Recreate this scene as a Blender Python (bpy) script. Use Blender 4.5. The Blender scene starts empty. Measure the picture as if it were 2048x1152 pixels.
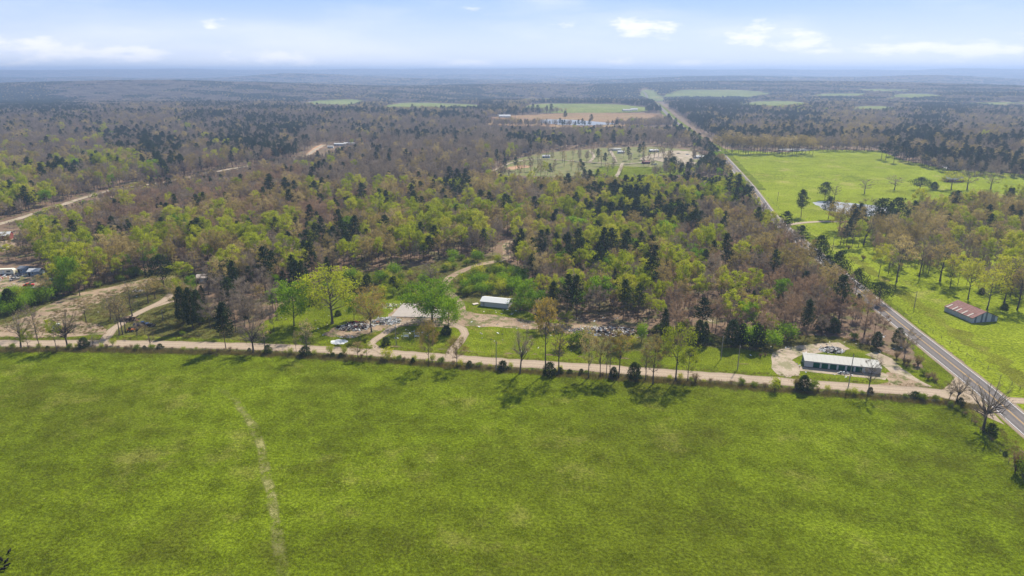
import bpy, bmesh, math, random
import numpy as np
from mathutils import Vector, Matrix, Euler

S = bpy.context.scene
C = S.collection
R = math.radians

# ------------------------------------------------------------------ camera
CAM_H, PITCH, FPX = 100.0, R(17.68), 1365.0
cd = bpy.data.cameras.new('camera'); cam = bpy.data.objects.new('camera', cd); C.objects.link(cam)
cam.location = (0, 0, CAM_H); cam.rotation_euler = (R(90) - PITCH, 0, 0)
cd.sensor_width = 36; cd.lens = 36 * FPX / 2048; cd.clip_start = 1; cd.clip_end = 60000
S.camera = cam

# ------------------------------------------------------------------ light
SUN_AZ, SUN_EL = R(31), R(46)          # azimuth from +Y towards +X
sd = Vector((math.sin(SUN_AZ) * math.cos(SUN_EL), math.cos(SUN_AZ) * math.cos(SUN_EL), math.sin(SUN_EL)))
sl = bpy.data.lights.new('sun', 'SUN'); sl.energy = 4.9; sl.angle = R(0.6); sl.color = (1.0, 0.93, 0.81)
sun = bpy.data.objects.new('sun', sl); C.objects.link(sun); sun.location = (300, 500, 600)
sun.rotation_euler = sd.to_track_quat('Z', 'Y').to_euler()
S.view_settings.view_transform = 'Standard'; S.view_settings.look = 'None'
S.view_settings.gamma = 1; S.view_settings.use_curve_mapping = False
S.view_settings.exposure = 0.85
cy = S.cycles
cy.max_bounces = 5; cy.diffuse_bounces = 3; cy.glossy_bounces = 2; cy.transmission_bounces = 3
cy.volume_bounces = 0; cy.transparent_max_bounces = 4
cy.use_denoising = True
cy.sample_clamp_indirect = 6


def ray(px, py):
    u = (px - 1024) / FPX; v = (py - 576) / FPX
    return u, math.cos(PITCH) - v * math.sin(PITCH), -(math.sin(PITCH) + v * math.cos(PITCH))


class N:
    """tiny node-tree helper"""
    def __init__(s, tree): s.t = tree; s.t.nodes.clear()
    def n(s, typ, **k):
        nd = s.t.nodes.new(typ)
        for a, b in k.items(): setattr(nd, a, b)
        return nd
    def l(s, a, b): s.t.links.new(a, b)
    def val(s, inp, x):
        if isinstance(x, bpy.types.NodeSocket): s.l(x, inp)
        elif x is not None: inp.default_value = x
    def m(s, op, a=None, b=None, c=None, clamp=False):
        nd = s.n('ShaderNodeMath', operation=op, use_clamp=clamp)
        for i, x in enumerate((a, b, c)): s.val(nd.inputs[i], x)
        return nd.outputs[0]
    def vm(s, op, a=None, b=None, out=0):
        nd = s.n('ShaderNodeVectorMath', operation=op); s.val(nd.inputs[0], a); s.val(nd.inputs[1], b)
        return nd.outputs[out]
    def mix(s, f, a, b, typ='MIX'):
        nd = s.n('ShaderNodeMixRGB', blend_type=typ)
        s.val(nd.inputs[0], f); s.val(nd.inputs[1], a); s.val(nd.inputs[2], b)
        return nd.outputs[0]
    def noise(s, vec, scale, detail=4, rough=.55, dim='3D', out=0):
        nd = s.n('ShaderNodeTexNoise', noise_dimensions=dim); s.val(nd.inputs['Vector'], vec)
        nd.inputs['Scale'].default_value = scale; nd.inputs['Detail'].default_value = detail
        nd.inputs['Roughness'].default_value = rough
        return nd.outputs[out]
    def ramp(s, f, stops):
        nd = s.n('ShaderNodeValToRGB'); s.val(nd.inputs[0], f); e = nd.color_ramp.elements
        while len(e) < len(stops): e.new(0.5)
        for el, (p, c) in zip(e, stops): el.position = p; el.color = (*c, 1) if len(c) == 3 else c
        return nd.outputs[0]
    def sm(s, f, a, b, lo=0., hi=1.):
        nd = s.n('ShaderNodeMapRange', interpolation_type='SMOOTHSTEP')
        s.val(nd.inputs[0], f)
        for i, x in zip((1, 2, 3, 4), (a, b, lo, hi)): nd.inputs[i].default_value = x
        return nd.outputs[0]


# ------------------------------------------------------------------ world: Nishita sky and clouds
W = bpy.data.worlds.new('World'); S.world = W; W.use_nodes = True
w = N(W.node_tree)
sky = w.n('ShaderNodeTexSky', sky_type='NISHITA')
sky.sun_disc = False; sky.sun_elevation = SUN_EL; sky.sun_rotation = SUN_AZ
sky.altitude = 300; sky.air_density = 1.0; sky.dust_density = 0.3; sky.ozone_density = 2.5
tc = w.n('ShaderNodeTexCoord').outputs['Generated']
sep = w.n('ShaderNodeSeparateXYZ'); w.l(tc, sep.inputs[0])
azi = w.m('ARCTAN2', sep.outputs[0], sep.outputs[1]); ele = w.m('ARCSINE', sep.outputs[2])
cmb = w.n('ShaderNodeCombineXYZ'); w.l(azi, cmb.inputs[0]); w.l(ele, cmb.inputs[1]); ae = cmb.outputs[0]
stv = w.vm('MULTIPLY', ae, (1.0, 3.2, 1.0))
nz = w.noise(stv, 22, 8, .62); nz2 = w.noise(stv, 5.5, 6, .6)
best = None
for cx, cyy, rx, ry, k in [(60, 98, 95, 22, 1), (190, 104, 120, 20, 1), (280, 112, 80, 14, .9), (20, 129, 60, 11, .8), (425, 54, 40, 12, .7), (560, 118, 110, 17, 1),
        (345, 136, 70, 8, .7), (680, 52, 70, 7, .35), (920, 126, 95, 11, .85), (960, 14, 120, 24, .5), (1290, 55, 85, 20, 1), (1130, 48, 60, 14, .6), (1170, 118, 40, 6, .5),
        (1405, 76, 40, 7, .5), (1510, 66, 75, 22, 1), (1600, 85, 85, 16, 1), (1640, 100, 60, 9, .7), (1235, 124, 60, 9, .8), (1390, 127, 80, 9, .8),
        (1830, 92, 100, 17, 1), (1940, 98, 90, 16, 1), (2020, 100, 60, 15, .9), (1860, 122, 80, 7, .7), (2230, 90, 160, 20, 1), (-170, 95, 160, 22, 1)]:
    d = Vector(ray(cx, cyy)).normalized()
    az0, el0 = math.atan2(d.x, d.y), math.asin(d.z)
    q = w.vm('SUBTRACT', ae, (az0, el0, 0)); q = w.vm('MULTIPLY', q, (FPX / rx, FPX / ry, 0))
    r_ = w.vm('LENGTH', q, None, out=1)
    f = w.m('MULTIPLY_ADD', r_, -k * .55, k)
    best = f if best is None else w.m('MAXIMUM', best, f)
spot = w.m('ADD', best, w.m('MULTIPLY_ADD', nz, 1.9, -1.15))
c1 = w.sm(spot, .2, .8)
gen = w.m('MULTIPLY', w.sm(nz2, .56, .74), w.sm(ele, .16, .34))       # the same fair-weather clouds higher up and all round
c2 = w.m('MULTIPLY', w.sm(w.noise(w.vm('MULTIPLY', ae, (1, 5, 1)), 3.2, 5, .5), .42, .75), .45)
cl = w.m('MAXIMUM', w.m('MAXIMUM', w.m('MULTIPLY', c1, .9), w.m('MULTIPLY', gen, .7)), c2)
paler = w.mix(w.sm(ele, .04, .6, .92, .25), sky.outputs[0], w.mix(w.sm(ele, .0, .13), (6.9, 7.6, 9.3, 1), (2.6, 4.4, 7.9, 1)))
skc = w.mix(cl, paler, (9.3, 9.3, 9.7, 1))
bg = w.n('ShaderNodeBackground'); w.l(skc, bg.inputs[0]); bg.inputs[1].default_value = 0.070
wo = w.n('ShaderNodeOutputWorld'); w.l(bg.outputs[0], wo.inputs[0])

# ------------------------------------------------------------------ terrain and projections
rs = np.random.RandomState(5)
WAV = []
for lam, am in ((2600, 1.0), (1700, .8), (1150, .55), (760, .35), (520, .2)):
    for k in range(3):
        a = rs.uniform(0, math.pi * 2)
        WAV.append((math.cos(a) * .6 * 2 * math.pi / lam, math.sin(a) * 2 * math.pi / lam, rs.uniform(0, 6.28), am / 3))


def smooth(a, b, x):
    t = np.clip((x - a) / (b - a), 0, 1); return t * t * (3 - 2 * t)


def hgt(x, y):
    x = np.asarray(x, float); y = np.asarray(y, float)
    d = np.hypot(x, y)
    n = sum(am * np.sin(kx * x + ky * y + p) for kx, ky, p, am in WAV)
    amp = 7 * smooth(650, 1300, d) + 17 * smooth(1900, 3600, d) + 8 * smooth(4500, 8000, d)
    z = n * amp - 3 * smooth(900, 1500, d)
    # long low ridge on the skyline with a few knolls at its middle
    az = np.arctan2(x, y)
    prof = 98 + 16 * np.exp(-((az - .02) / .16) ** 2) + 9 * np.exp(-((az - .045) / .03) ** 2) + 6 * np.exp(-((az + .03) / .02) ** 2) + 4 * np.sin(az * 23) + 3 * np.sin(az * 57 + 1)
    z = z * (1 - .7 * smooth(9000, 12500, d)) + prof * smooth(9500, 13000, d)
    # ground falls off behind the fields to the north-east, hump in front of the far lake
    return z


def P(px, py):
    """point of the ground seen at a pixel of the photograph"""
    u, f, dn = ray(px, py)
    s = CAM_H / -dn if dn < -1e-4 else 20000
    x, y = u * s, f * s
    if math.hypot(x, y) < 650: return Vector((x, y, 0))
    s0 = 600.0
    while s0 < 16000:
        if CAM_H + dn * s0 < float(hgt(u * s0, f * s0)): break
        s0 += 6
    x, y = u * s0, f * s0
    return Vector((x, y, float(hgt(x, y))))


def proj(x, y, z):
    yy = y * math.cos(PITCH) - (z - CAM_H) * math.sin(PITCH)
    vv = -(z - CAM_H) * math.cos(PITCH) - y * math.sin(PITCH)
    return 1024 + FPX * x / yy, 576 + FPX * vv / yy


def inside(px, py, poly):
    px = np.asarray(px); py = np.asarray(py); r = np.zeros(px.shape, bool); n = len(poly)
    for i in range(n):
        x1, y1 = poly[i]; x2, y2 = poly[(i + 1) % n]
        if y1 == y2: continue
        c = ((y1 > py) != (y2 > py)) & (px < (x2 - x1) * (py - y1) / (y2 - y1) + x1)
        r ^= c
    return r


# ------------------------------------------------------------------ materials
MATS = {}


def mat(name, build):
    if name not in MATS:
        m = bpy.data.materials.new(name); m.use_nodes = True; k = N(m.node_tree)
        o = k.n('ShaderNodeOutputMaterial'); k.l(build(k), o.inputs[0]); MATS[name] = m
    return MATS[name]


def bsdf(k, col, rough=.8, metal=0., bump=None, bs=.5, bd=.1, spec=.3):
    b = k.n('ShaderNodeBsdfPrincipled'); k.val(b.inputs['Base Color'], col)
    k.val(b.inputs['Roughness'], rough); b.inputs['Metallic'].default_value = metal
    b.inputs['Specular IOR Level'].default_value = spec
    if bump is not None:
        bn = k.n('ShaderNodeBump'); k.l(bump, bn.inputs['Height']); bn.inputs['Strength'].default_value = bs
        bn.inputs['Distance'].default_value = bd; k.l(bn.outputs[0], b.inputs['Normal'])
    return b.outputs[0]


def plain(name, col, rough=.7, metal=0., var=.18, scale=1.5):
    c4 = (*col, 1)
    def f(k):
        p = k.n('ShaderNodeTexCoord').outputs['Object']
        n = k.noise(p, scale, 5, .6)
        c = k.mix(n, (*[x * (1 - var) for x in col], 1), (*[min(1, x * (1 + var)) for x in col], 1))
        return bsdf(k, c, rough if rough < .3 else max(rough, .8), metal, spec=.3 if rough < .3 else .08)
    return mat(name, f)


def leafmat(name, a, b, trans=.45, c3=None):
    def f(k):
        rnd = k.n('ShaderNodeObjectInfo').outputs['Random']
        p = k.n('ShaderNodeTexCoord').outputs['Object']
        n = k.noise(p, .9, 3, .7)
        t = k.m('ADD', k.m('MULTIPLY', rnd, .65), k.m('MULTIPLY', n, .5))
        c = k.ramp(t, [(.15, a), (.85, b)] if c3 is None else [(.15, a), (.6, b), (.95, c3)])
        d = k.n('ShaderNodeBsdfDiffuse'); k.l(c, d.inputs[0])
        tl = k.n('ShaderNodeBsdfTranslucent')
        k.l(k.mix(1, c, (1.25, 1.2, .6, 1), 'MULTIPLY'), tl.inputs[0])
        mx = k.n('ShaderNodeMixShader'); mx.inputs[0].default_value = trans
        k.l(d.outputs[0], mx.inputs[1]); k.l(tl.outputs[0], mx.inputs[2])
        return mx.outputs[0]
    return mat(name, f)


def barkmat(name, a, b):
    def f(k):
        rnd = k.n('ShaderNodeObjectInfo').outputs['Random']
        p = k.n('ShaderNodeTexCoord').outputs['Object']
        n = k.noise(k.vm('MULTIPLY', p, (4, 4, 1)), 1.5, 4, .6)
        return bsdf(k, k.ramp(k.m('ADD', k.m('MULTIPLY', rnd, .6), k.m('MULTIPLY', n, .5)), [(.15, a), (.9, b)]), .9)
    return mat(name, f)


def grassmat(name, dark, mid, light, dry, dryamt=.5, s=1., mott=1.):
    def f(k):
        p = k.n('ShaderNodeNewGeometry').outputs['Position']
        big = k.noise(p, .018 * s, 5, .62); med = k.noise(k.vm('ADD', p, (91, 13, 5)), .085 * s, 6, .65)
        fine = k.noise(p, 1.3 * s, 6, .75); fn2 = k.noise(k.vm('ADD', p, (7, 33, 1)), .4 * s, 5, .7)
        t = k.m('ADD', k.m('ADD', k.m('MULTIPLY', big, .30), k.m('MULTIPLY', fn2, .16)), k.m('ADD', k.m('MULTIPLY', med, .34), k.m('MULTIPLY', fine, .20)))
        c = k.ramp(t, [(.40, dark), (.5, mid), (.59, light)])
        hg = k.m('MULTIPLY', k.sm(k.noise(k.vm('ADD', p, (140, 260, 2)), .0085 * s, 4, .6), .46, .62), .38 * mott)
        c = k.mix(hg, c, (dark[0] * 1.25, dark[1] * 1.12, dark[2] * 1.5, 1))
        dr = k.m('MULTIPLY', k.sm(k.noise(k.vm('ADD', p, (300, 51, 9)), .05 * s, 7, .7), .54, .70), dryamt)
        c = k.mix(dr, c, (*dry, 1))
        # old matted patches and small worn spots
        dk = k.m('MULTIPLY', k.sm(k.noise(k.vm('ADD', p, (17, 200, 3)), .03 * s, 6, .68), .52, .68), .55 * mott)
        c = k.mix(dk, c, (dark[0] * 1.0, dark[1] * .82, dark[2] * 1.4, 1))
        dot = k.sm(k.noise(k.vm('ADD', p, (61, 2, 8)), .9 * s, 2, .4), .74, .78); c = k.mix(k.m('MULTIPLY', dot, .8 * mott), c, (.035, .035, .012, 1))
        pd = k.sm(k.noise(k.vm('ADD', p, (1, 72, 38)), 1.5 * s, 3, .5), .72, .78); c = k.mix(k.m('MULTIPLY', pd, .8 * mott), c, (.34, .33, .16, 1))
        sp = k.sm(fn2, .64, .74); c = k.mix(k.m('MULTIPLY', sp, .4), c, (*dry, 1))
        fs = k.sm(fine, .34, .66, .58, 1.42)
        c = k.mix(1, c, k.n_rgb(fs), 'MULTIPLY')
        return bsdf(k, c, 1, bump=k.m('ADD', fine, k.m('MULTIPLY', fn2, 1.6)), bs=.9, bd=.35, spec=0)
    return mat(name, f)


def _rgb(self, v):
    cb = self.n('ShaderNodeCombineColor')
    for i in range(3): self.l(v, cb.inputs[i])
    return cb.outputs[0]


N.n_rgb = _rgb


def dirtmat(name, a, b, c_, grass=None, gamt=.4):
    def f(k):
        p = k.n('ShaderNodeNewGeometry').outputs['Position']
        n1 = k.noise(p, .12, 6, .65); n2 = k.noise(p, 1.6, 5, .75)
        c = k.ramp(k.m('ADD', k.m('MULTIPLY', n1, .6), k.m('MULTIPLY', n2, .4)), [(.35, a), (.5, b), (.66, c_)])
        if grass:
            g = k.m('MULTIPLY', k.sm(k.noise(k.vm('ADD', p, (5, 88, 1)), .22, 6, .7), .50, .58), gamt)
            c = k.mix(g, c, (*grass, 1))
        return bsdf(k, c, .95, bump=n2, bs=.6, bd=.1, spec=.1)
    return mat(name, f)


def floor_mat(k):
    p = k.n('ShaderNodeNewGeometry').outputs['Position']
    n1 = k.noise(p, .02, 6, .65); n2 = k.noise(p, .8, 6, .75); n3 = k.noise(k.vm('ADD', p, (40, 4, 4)), .11, 5, .6)
    c = k.ramp(k.m('ADD', k.m('MULTIPLY', n1, .5), k.m('MULTIPLY', n2, .5)), [(.32, (.075, .05, .034)), (.5, (.15, .102, .068)), (.68, (.24, .17, .115))])
    c = k.mix(k.m('MULTIPLY', k.sm(n3, .50, .62), .6), c, (.085, .10, .028, 1))
    return bsdf(k, c, .97, bump=n2, bs=.8, bd=.4, spec=.05)


M_floor = mat('forest_floor', floor_mat)
M_past = grassmat('pasture', (.056, .068, .006), (.094, .126, .006), (.130, .172, .009), (.20, .18, .05), .4)
M_lawn = grassmat('lawn', (.060, .078, .006), (.105, .135, .007), (.155, .190, .012), (.24, .19, .06), .6, 1.6)
M_field = grassmat('field', (.110, .140, .010), (.160, .198, .012), (.205, .245, .020), (.29, .25, .09), .6, .7, .6)
M_rough = grassmat('rough_grass', (.060, .066, .018), (.095, .098, .024), (.13, .135, .03), (.21, .16, .08), .8, 1.4)
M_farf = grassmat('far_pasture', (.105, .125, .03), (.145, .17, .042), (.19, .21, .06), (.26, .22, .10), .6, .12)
M_mead = grassmat('brown_meadow', (.16, .105, .055), (.23, .15, .08), (.26, .20, .10), (.14, .19, .07), .6, .3)
M_band = grassmat('dry_grass_band', (.085, .095, .010), (.125, .140, .014), (.165, .19, .018), (.25, .21, .08), .7, 1.2)
M_scrub = dirtmat('scrub_ground', (.09, .095, .025), (.14, .135, .045), (.25, .19, .12), (.10, .13, .018), .9)


def ribbon_mat(name, edge, mid, track, kind):
    def f(k):
        uv = k.n('ShaderNodeUVMap').outputs[0]; sp = k.n('ShaderNodeSeparateXYZ'); k.l(uv, sp.inputs[0])
        p = k.n('ShaderNodeNewGeometry').outputs['Position']
        n1 = k.noise(p, .15, 6, .7); n2 = k.noise(p, 2.2, 5, .75)
        x = k.m('ABSOLUTE', k.m('SUBTRACT', k.m('ADD', sp.outputs[0], k.m('MULTIPLY', n1, .05)), .525))
        if kind == 'gravel':
            tr = k.m('SUBTRACT', 1, k.m('MULTIPLY', k.m('ABSOLUTE', k.m('SUBTRACT', x, .15)), 9), clamp=True)
            c = k.mix(k.m('MULTIPLY', tr, .7), (*mid, 1), (*track, 1))
            c = k.mix(k.sm(k.m('ADD', x, k.m('MULTIPLY', n2, .08)), .43, .52), c, (*edge, 1))
            c = k.mix(k.m('MULTIPLY', k.sm(n1, .5, .7), .35), c, (*edge, 1))
            amt = k.sm(n2, .3, .7, .82, 1.15)
        else:
            tr = k.m('SUBTRACT', 1, k.m('MULTIPLY', k.m('ABSOLUTE', k.m('SUBTRACT', k.m('ABSOLUTE', k.m('SUBTRACT', x, .235)), .12)), 14), clamp=True)
            c = k.mix(k.m('MULTIPLY', tr, .8), (*mid, 1), (*track, 1))
            c = k.mix(k.m('MULTIPLY', k.sm(n1, .5, .7), .3), c, (*edge, 1))
            amt = k.sm(n2, .3, .7, .88, 1.1)
        c = k.mix(1, c, k.n_rgb(amt), 'MULTIPLY')
        return bsdf(k, c, .93, bump=n2, bs=.3, bd=.05, spec=.15)
    return mat(name, f)


M_gravel = ribbon_mat('gravel', (.18, .14, .095), (.285, .22, .158), (.365, .29, .21), 'gravel')
M_asph = ribbon_mat('asphalt', (.14, .125, .115), (.13, .115, .108), (.088, .08, .078), 'asphalt')
M_dirt = dirtmat('dirt', (.15, .105, .065), (.25, .18, .12), (.34, .26, .18), (.085, .10, .025), .85)
M_dirt2 = dirtmat('pale_gravel_lot', (.21, .165, .12), (.31, .25, .185), (.39, .32, .245), (.12, .13, .04), .6)
M_junc = dirtmat('junction_gravel', (.25, .195, .135), (.30, .235, .17), (.35, .28, .20), (.12, .12, .04), .15)
M_red = dirtmat('red_soil', (.26, .13, .07), (.38, .22, .13), (.45, .32, .2), (.10, .11, .03), .4)
M_conc = plain('concrete', (.31, .275, .245), .85, 0, .12, .5)
M_white = plain('white_line', (.6, .59, .57), .7, 0, .08)
M_yel = plain('yellow_line', (.55, .34, .10), .7, 0, .15)
M_water = mat('water', lambda k: bsdf(k, (.15, .15, .145, 1), .3, bump=k.noise(k.n('ShaderNodeNewGeometry').outputs['Position'], .6, 3, .5), bs=.15, bd=.1, spec=.6))

B_grey = barkmat('bark_grey', (.045, .036, .03), (.12, .10, .085))
B_red = barkmat('bark_red', (.06, .037, .026), (.14, .09, .065))
T_grey = leafmat('twigs_grey', (.15, .12, .105), (.30, .245, .215), .25)
T_red = leafmat('twigs_red', (.22, .15, .115), (.36, .25, .19), .25)
L_yel = leafmat('leaf_yellow_green', (.19, .23, .012), (.34, .39, .02), .42, (.43, .42, .05))
L_olv = leafmat('leaf_olive', (.21, .17, .06), (.36, .28, .11), .36, (.48, .38, .20))
L_org = leafmat('leaf_orange', (.21, .18, .04), (.33, .24, .065), .45)
L_grn = leafmat('leaf_green', (.10, .19, .012), (.20, .32, .02), .48)
L_pin = leafmat('needle', (.022, .038, .016), (.045, .068, .022), .2)
L_ced = leafmat('cedar_needle', (.022, .038, .012), (.048, .072, .018), .2)
L_shr = leafmat('leaf_shrub', (.085, .135, .012), (.19, .25, .025), .4)
L_dry = leafmat('dry_brush', (.14, .10, .06), (.26, .19, .12), .3)

# ------------------------------------------------------------------ mesh helpers
rng = random.Random(11)


def meshof(name, V, F, mats, mi=None):
    me = bpy.data.meshes.new(name); me.from_pydata(V, [], F)
    for m in mats: me.materials.append(m)
    if mi is not None: me.polygons.foreach_set('material_index', mi)
    me.update(); return me


def tag(o, label=None, cat=None, group=None, kind=None):
    if label: o['label'] = label
    if cat: o['category'] = cat
    if group: o['group'] = group
    if kind: o['kind'] = kind
    return o


def link(name, me, parent=None, loc=None):
    o = bpy.data.objects.new(name, me); C.objects.link(o)
    if parent: o.parent = parent
    if loc is not None: o.location = loc
    return o


def empty(name, loc, rz=0., label=None, cat=None, group=None):
    o = bpy.data.objects.new(name, None); C.objects.link(o); o.location = loc; o.rotation_euler = (0, 0, rz)
    o.empty_display_size = .5
    return tag(o, label, cat, group)


class MB:
    def __init__(s): s.v = []; s.f = []; s.m = []
    def add(s, V, F, mi=0):
        b = len(s.v); s.v += [tuple(x) for x in V]; s.f += [tuple(i + b for i in f) for f in F]; s.m += [mi] * len(F)
    def box(s, x0, x1, y0, y1, z0, z1, mi=0, M=None):
        V = [Vector(p) for p in ((x0, y0, z0), (x1, y0, z0), (x1, y1, z0), (x0, y1, z0), (x0, y0, z1), (x1, y0, z1), (x1, y1, z1), (x0, y1, z1))]
        if M is not None: V = [M @ p for p in V]
        s.add(V, [(3, 2, 1, 0), (4, 5, 6, 7), (0, 1, 5, 4), (1, 2, 6, 5), (2, 3, 7, 6), (3, 0, 4, 7)], mi)
    def tube(s, pts, rad, n=5, mi=0, cap=True):
        pts = [Vector(p) for p in pts]; V = []; F = []
        for i, p in enumerate(pts):
            d = (pts[min(i + 1, len(pts) - 1)] - pts[max(i - 1, 0)]).normalized()
            a = d.orthogonal().normalized(); b = d.cross(a)
            for j in range(n):
                t = 2 * math.pi * j / n; V.append(p + (a * math.cos(t) + b * math.sin(t)) * rad[i])
        for i in range(len(pts) - 1):
            for j in range(n): F.append((i * n + j, i * n + (j + 1) % n, (i + 1) * n + (j + 1) % n, (i + 1) * n + j))
        if cap: F.append(tuple(range(n - 1, -1, -1))); F.append(tuple((len(pts) - 1) * n + j for j in range(n)))
        s.add(V, F, mi)
    def mesh(s, name, mats): return meshof(name, s.v, s.f, mats, s.m)
    def obj(s, name, mats, parent=None, loc=None):
        return link(name, s.mesh(name, mats if isinstance(mats, list) else [mats]), parent, loc)


# ------------------------------------------------------------------ tree prototypes
def kites(rg, cen, size, flat=0., asp=.62):
    """leaf-sized four-cornered faces at the points CEN"""
    n = len(cen); a = rg.normal(size=(n, 3)); a[:, 2] *= (1 - flat)
    a /= np.linalg.norm(a, axis=1)[:, None]
    b = np.cross(a, rg.normal(size=(n, 3))); b /= np.linalg.norm(b, axis=1)[:, None]
    s = (size * rg.uniform(.6, 1.35, n))[:, None]
    V = np.stack([cen - a * s, cen + b * s * asp, cen + a * s, cen - b * s * asp], 1).reshape(-1, 3)
    return V, np.arange(4 * n).reshape(n, 4)


def twigs(rg, org, dirs, length, wid):
    n = len(org); side = np.cross(dirs, rg.normal(size=(n, 3))); side /= np.linalg.norm(side, axis=1)[:, None]
    L = (length * rg.uniform(.5, 1.3, n))[:, None]; bend = rg.normal(size=(n, 3)) * .15 * L
    V = np.stack([org - side * wid, org + side * wid, org + dirs * L + bend], 1).reshape(-1, 3)
    return V, np.arange(3 * n).reshape(n, 3)


def decid(seed, H, Wd, cb, nl, nleaf, ls, ntw, clump=.8, tr=.2, top=1., flat=False, sides=4, lean=0., fork=False, tl=1.3, tw=.028):
    rg = np.random.RandomState(seed); t = MB()
    bend = rg.normal(size=2) * .02 * H
    def tp(z):
        f = z / H; return Vector((bend[0] * f * f + lean * f * H, bend[1] * f * f + .01 * H * math.sin(f * 5), z))
    top_z = .78 * H if not fork else .42 * H
    zs = [0, .03 * H, .12 * H, .3 * H, .5 * H, .65 * H, .78 * H]; zs = [z for z in zs if z <= top_z + .01]
    t.tube([tp(z) for z in zs], [tr * (1.45 if z == 0 else 1.08 if z < .05 * H else 1 - .82 * z / (.8 * H)) for z in zs], sides + 1)
    zc = (cb + top) / 2 * H; hz = (top - cb) / 2 * H
    tips = []; segs = []
    ga = rg.uniform(0, 6.28)
    for i in range(nl):
        f = (i + .5) / nl; ga += 2.399 + rg.normal() * .3
        ze = (cb + (top - cb) * (.08 + .9 * f)) * H
        rr = Wd / 2 * math.sqrt(max(.03, 1 - ((ze - zc) / hz) ** 2)) * rg.uniform(.72, 1.08)
        if flat: rr = Wd / 2 * (1 - .35 * f) * rg.uniform(.8, 1.1)
        zs_ = max(.12 * H, (cb * .75 + (top_z / H - cb * .75) * f * .95) * H) if not fork else rg.uniform(.25, .42) * H
        zs_ = min(zs_, top_z); a = tp(zs_); o = tp(min(ze, H)); o.z = 0
        e = Vector((math.cos(ga) * rr, math.sin(ga) * rr, ze)) + o
        m1 = a.lerp(e, .35) + Vector((0, 0, .05 * rr)) + Vector(rg.normal(size=3)) * .04 * H * .6
        m2 = a.lerp(e, .7) + Vector((0, 0, .08 * rr)) + Vector(rg.normal(size=3)) * .03 * H * .6
        r0 = tr * (.62 if fork else .42) * (1 - .55 * f); path = [a, m1, m2, e]
        t.tube(path, [r0, r0 * .7, r0 * .42, .03], sides, cap=False)
        for j in range(5 if H > 8 else 3):
            q = rg.uniform(.3, 1); k_ = min(int(q * 3), 2); b0 = path[k_].lerp(path[k_ + 1], q * 3 - k_)
            dv = (e - a).normalized() + Vector(rg.normal(size=3)) * .75 + Vector((0, 0, .35)); dv.normalize()
            ln = Wd * rg.uniform(.12, .26); b1 = b0 + dv * ln * .5 + Vector(rg.normal(size=3)) * .1; b2 = b0 + dv * ln
            t.tube([b0, b1, b2], [r0 * .32, r0 * .2, .018], 3, cap=False)
            tips += [b1, b2]; segs.append((b0, b2))
        tips.append(e); segs.append((m2, e))
    tip = np.array([tuple(x) for x in tips]); Vs = []; Fs = []; nb = 0; MI = []
    if nleaf:
        rad_ = np.hypot(tip[:, 0], tip[:, 1]) / (Wd / 2) + 1.1 * (tip[:, 2] / H - cb); pr_ = np.exp(2.2 * rad_) * rg.uniform(.15, 1, len(tip)); keep = np.argsort(-pr_)[:max(14, int(len(tip) * (.85 if nleaf > 3000 else .42)))]
        rep = keep[rg.randint(0, len(keep), nleaf)]; wgt = rg.uniform(.5, 1.3, len(tip))
        cen = tip[rep] + rg.normal(size=(nleaf, 3)) * (clump * wgt[rep])[:, None] * np.array([1, 1, .7])
        cen[:, 2] = np.minimum(cen[:, 2], top * H + .4)
        V, F = kites(rg, cen, ls); Vs.append(V); Fs += [tuple(x) for x in F]; MI += [0] * len(F); nb += len(V)
    if ntw:
        A = np.array([[*a] for a, b in segs]); B = np.array([[*b] for a, b in segs])
        k_ = rg.randint(0, len(A), ntw); q = rg.uniform(.1, 1, ntw)[:, None]; org = A[k_] * (1 - q) + B[k_] * q
        org += rg.normal(size=org.shape) * .3 * clump
        d = (B - A)[k_]; d /= np.linalg.norm(d, axis=1)[:, None]; d = d + rg.normal(size=d.shape) * .8 + np.array([0, 0, .45]); d /= np.linalg.norm(d, axis=1)[:, None]
        V, F = twigs(rg, org, d, tl, tw); Vs.append(V); Fs += [tuple(x + nb) for x in F]; MI += [1] * len(F)
    return t, np.concatenate(Vs), Fs, MI


def pine(seed, H, Wd, cb, ncl, per, ls=.42, flatc=.55, tr=.2, lean=0.):
    rg = np.random.RandomState(seed); t = MB()
    def tp(z): return Vector((lean * z + .012 * H * math.sin(z / H * 4 + seed), .01 * H * math.cos(z / H * 3), z))
    zs = [0, .02 * H, .2 * H, .45 * H, .7 * H, .9 * H, .99 * H]
    t.tube([tp(z) for z in zs], [tr * (1.3 if z == 0 else 1 - .9 * z / H) for z in zs], 5)
    cs = []
    for i in range(ncl):
        f = (i + rg.uniform()) / ncl; z = (cb + (1 - cb) * f) * H
        r = Wd / 2 * (1 - f ** 2.2) ** .6 * rg.uniform(.35, 1.) * (.75 + .35 * math.sin(f * 3.1)); a = i * 2.399 + rg.normal() * .4
        c = tp(z) + Vector((math.cos(a) * r, math.sin(a) * r, rg.uniform(-.3, .5)))
        s0 = tp(max(z - .25 * r, cb * H * .8)); mid = s0.lerp(c, .5) + Vector((0, 0, -.12 * r))
        t.tube([s0, mid, c], [.05 + .03 * r, .05, .02], 3, cap=False); cs.append((*c, .8 + .35 * (1 - f)))
    cs.append((*tp(H), .7)); cs = np.array(cs)
    k_ = rg.randint(0, len(cs), ncl * per); g = rg.normal(size=(ncl * per, 3))
    cen = cs[k_, :3] + g * (cs[k_, 3] * Wd / 9)[:, None] * np.array([1, 1, flatc])
    V, F = kites(rg, cen, ls, asp=.4)
    return t, V, [tuple(x) for x in F], [0] * len(F)


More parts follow.
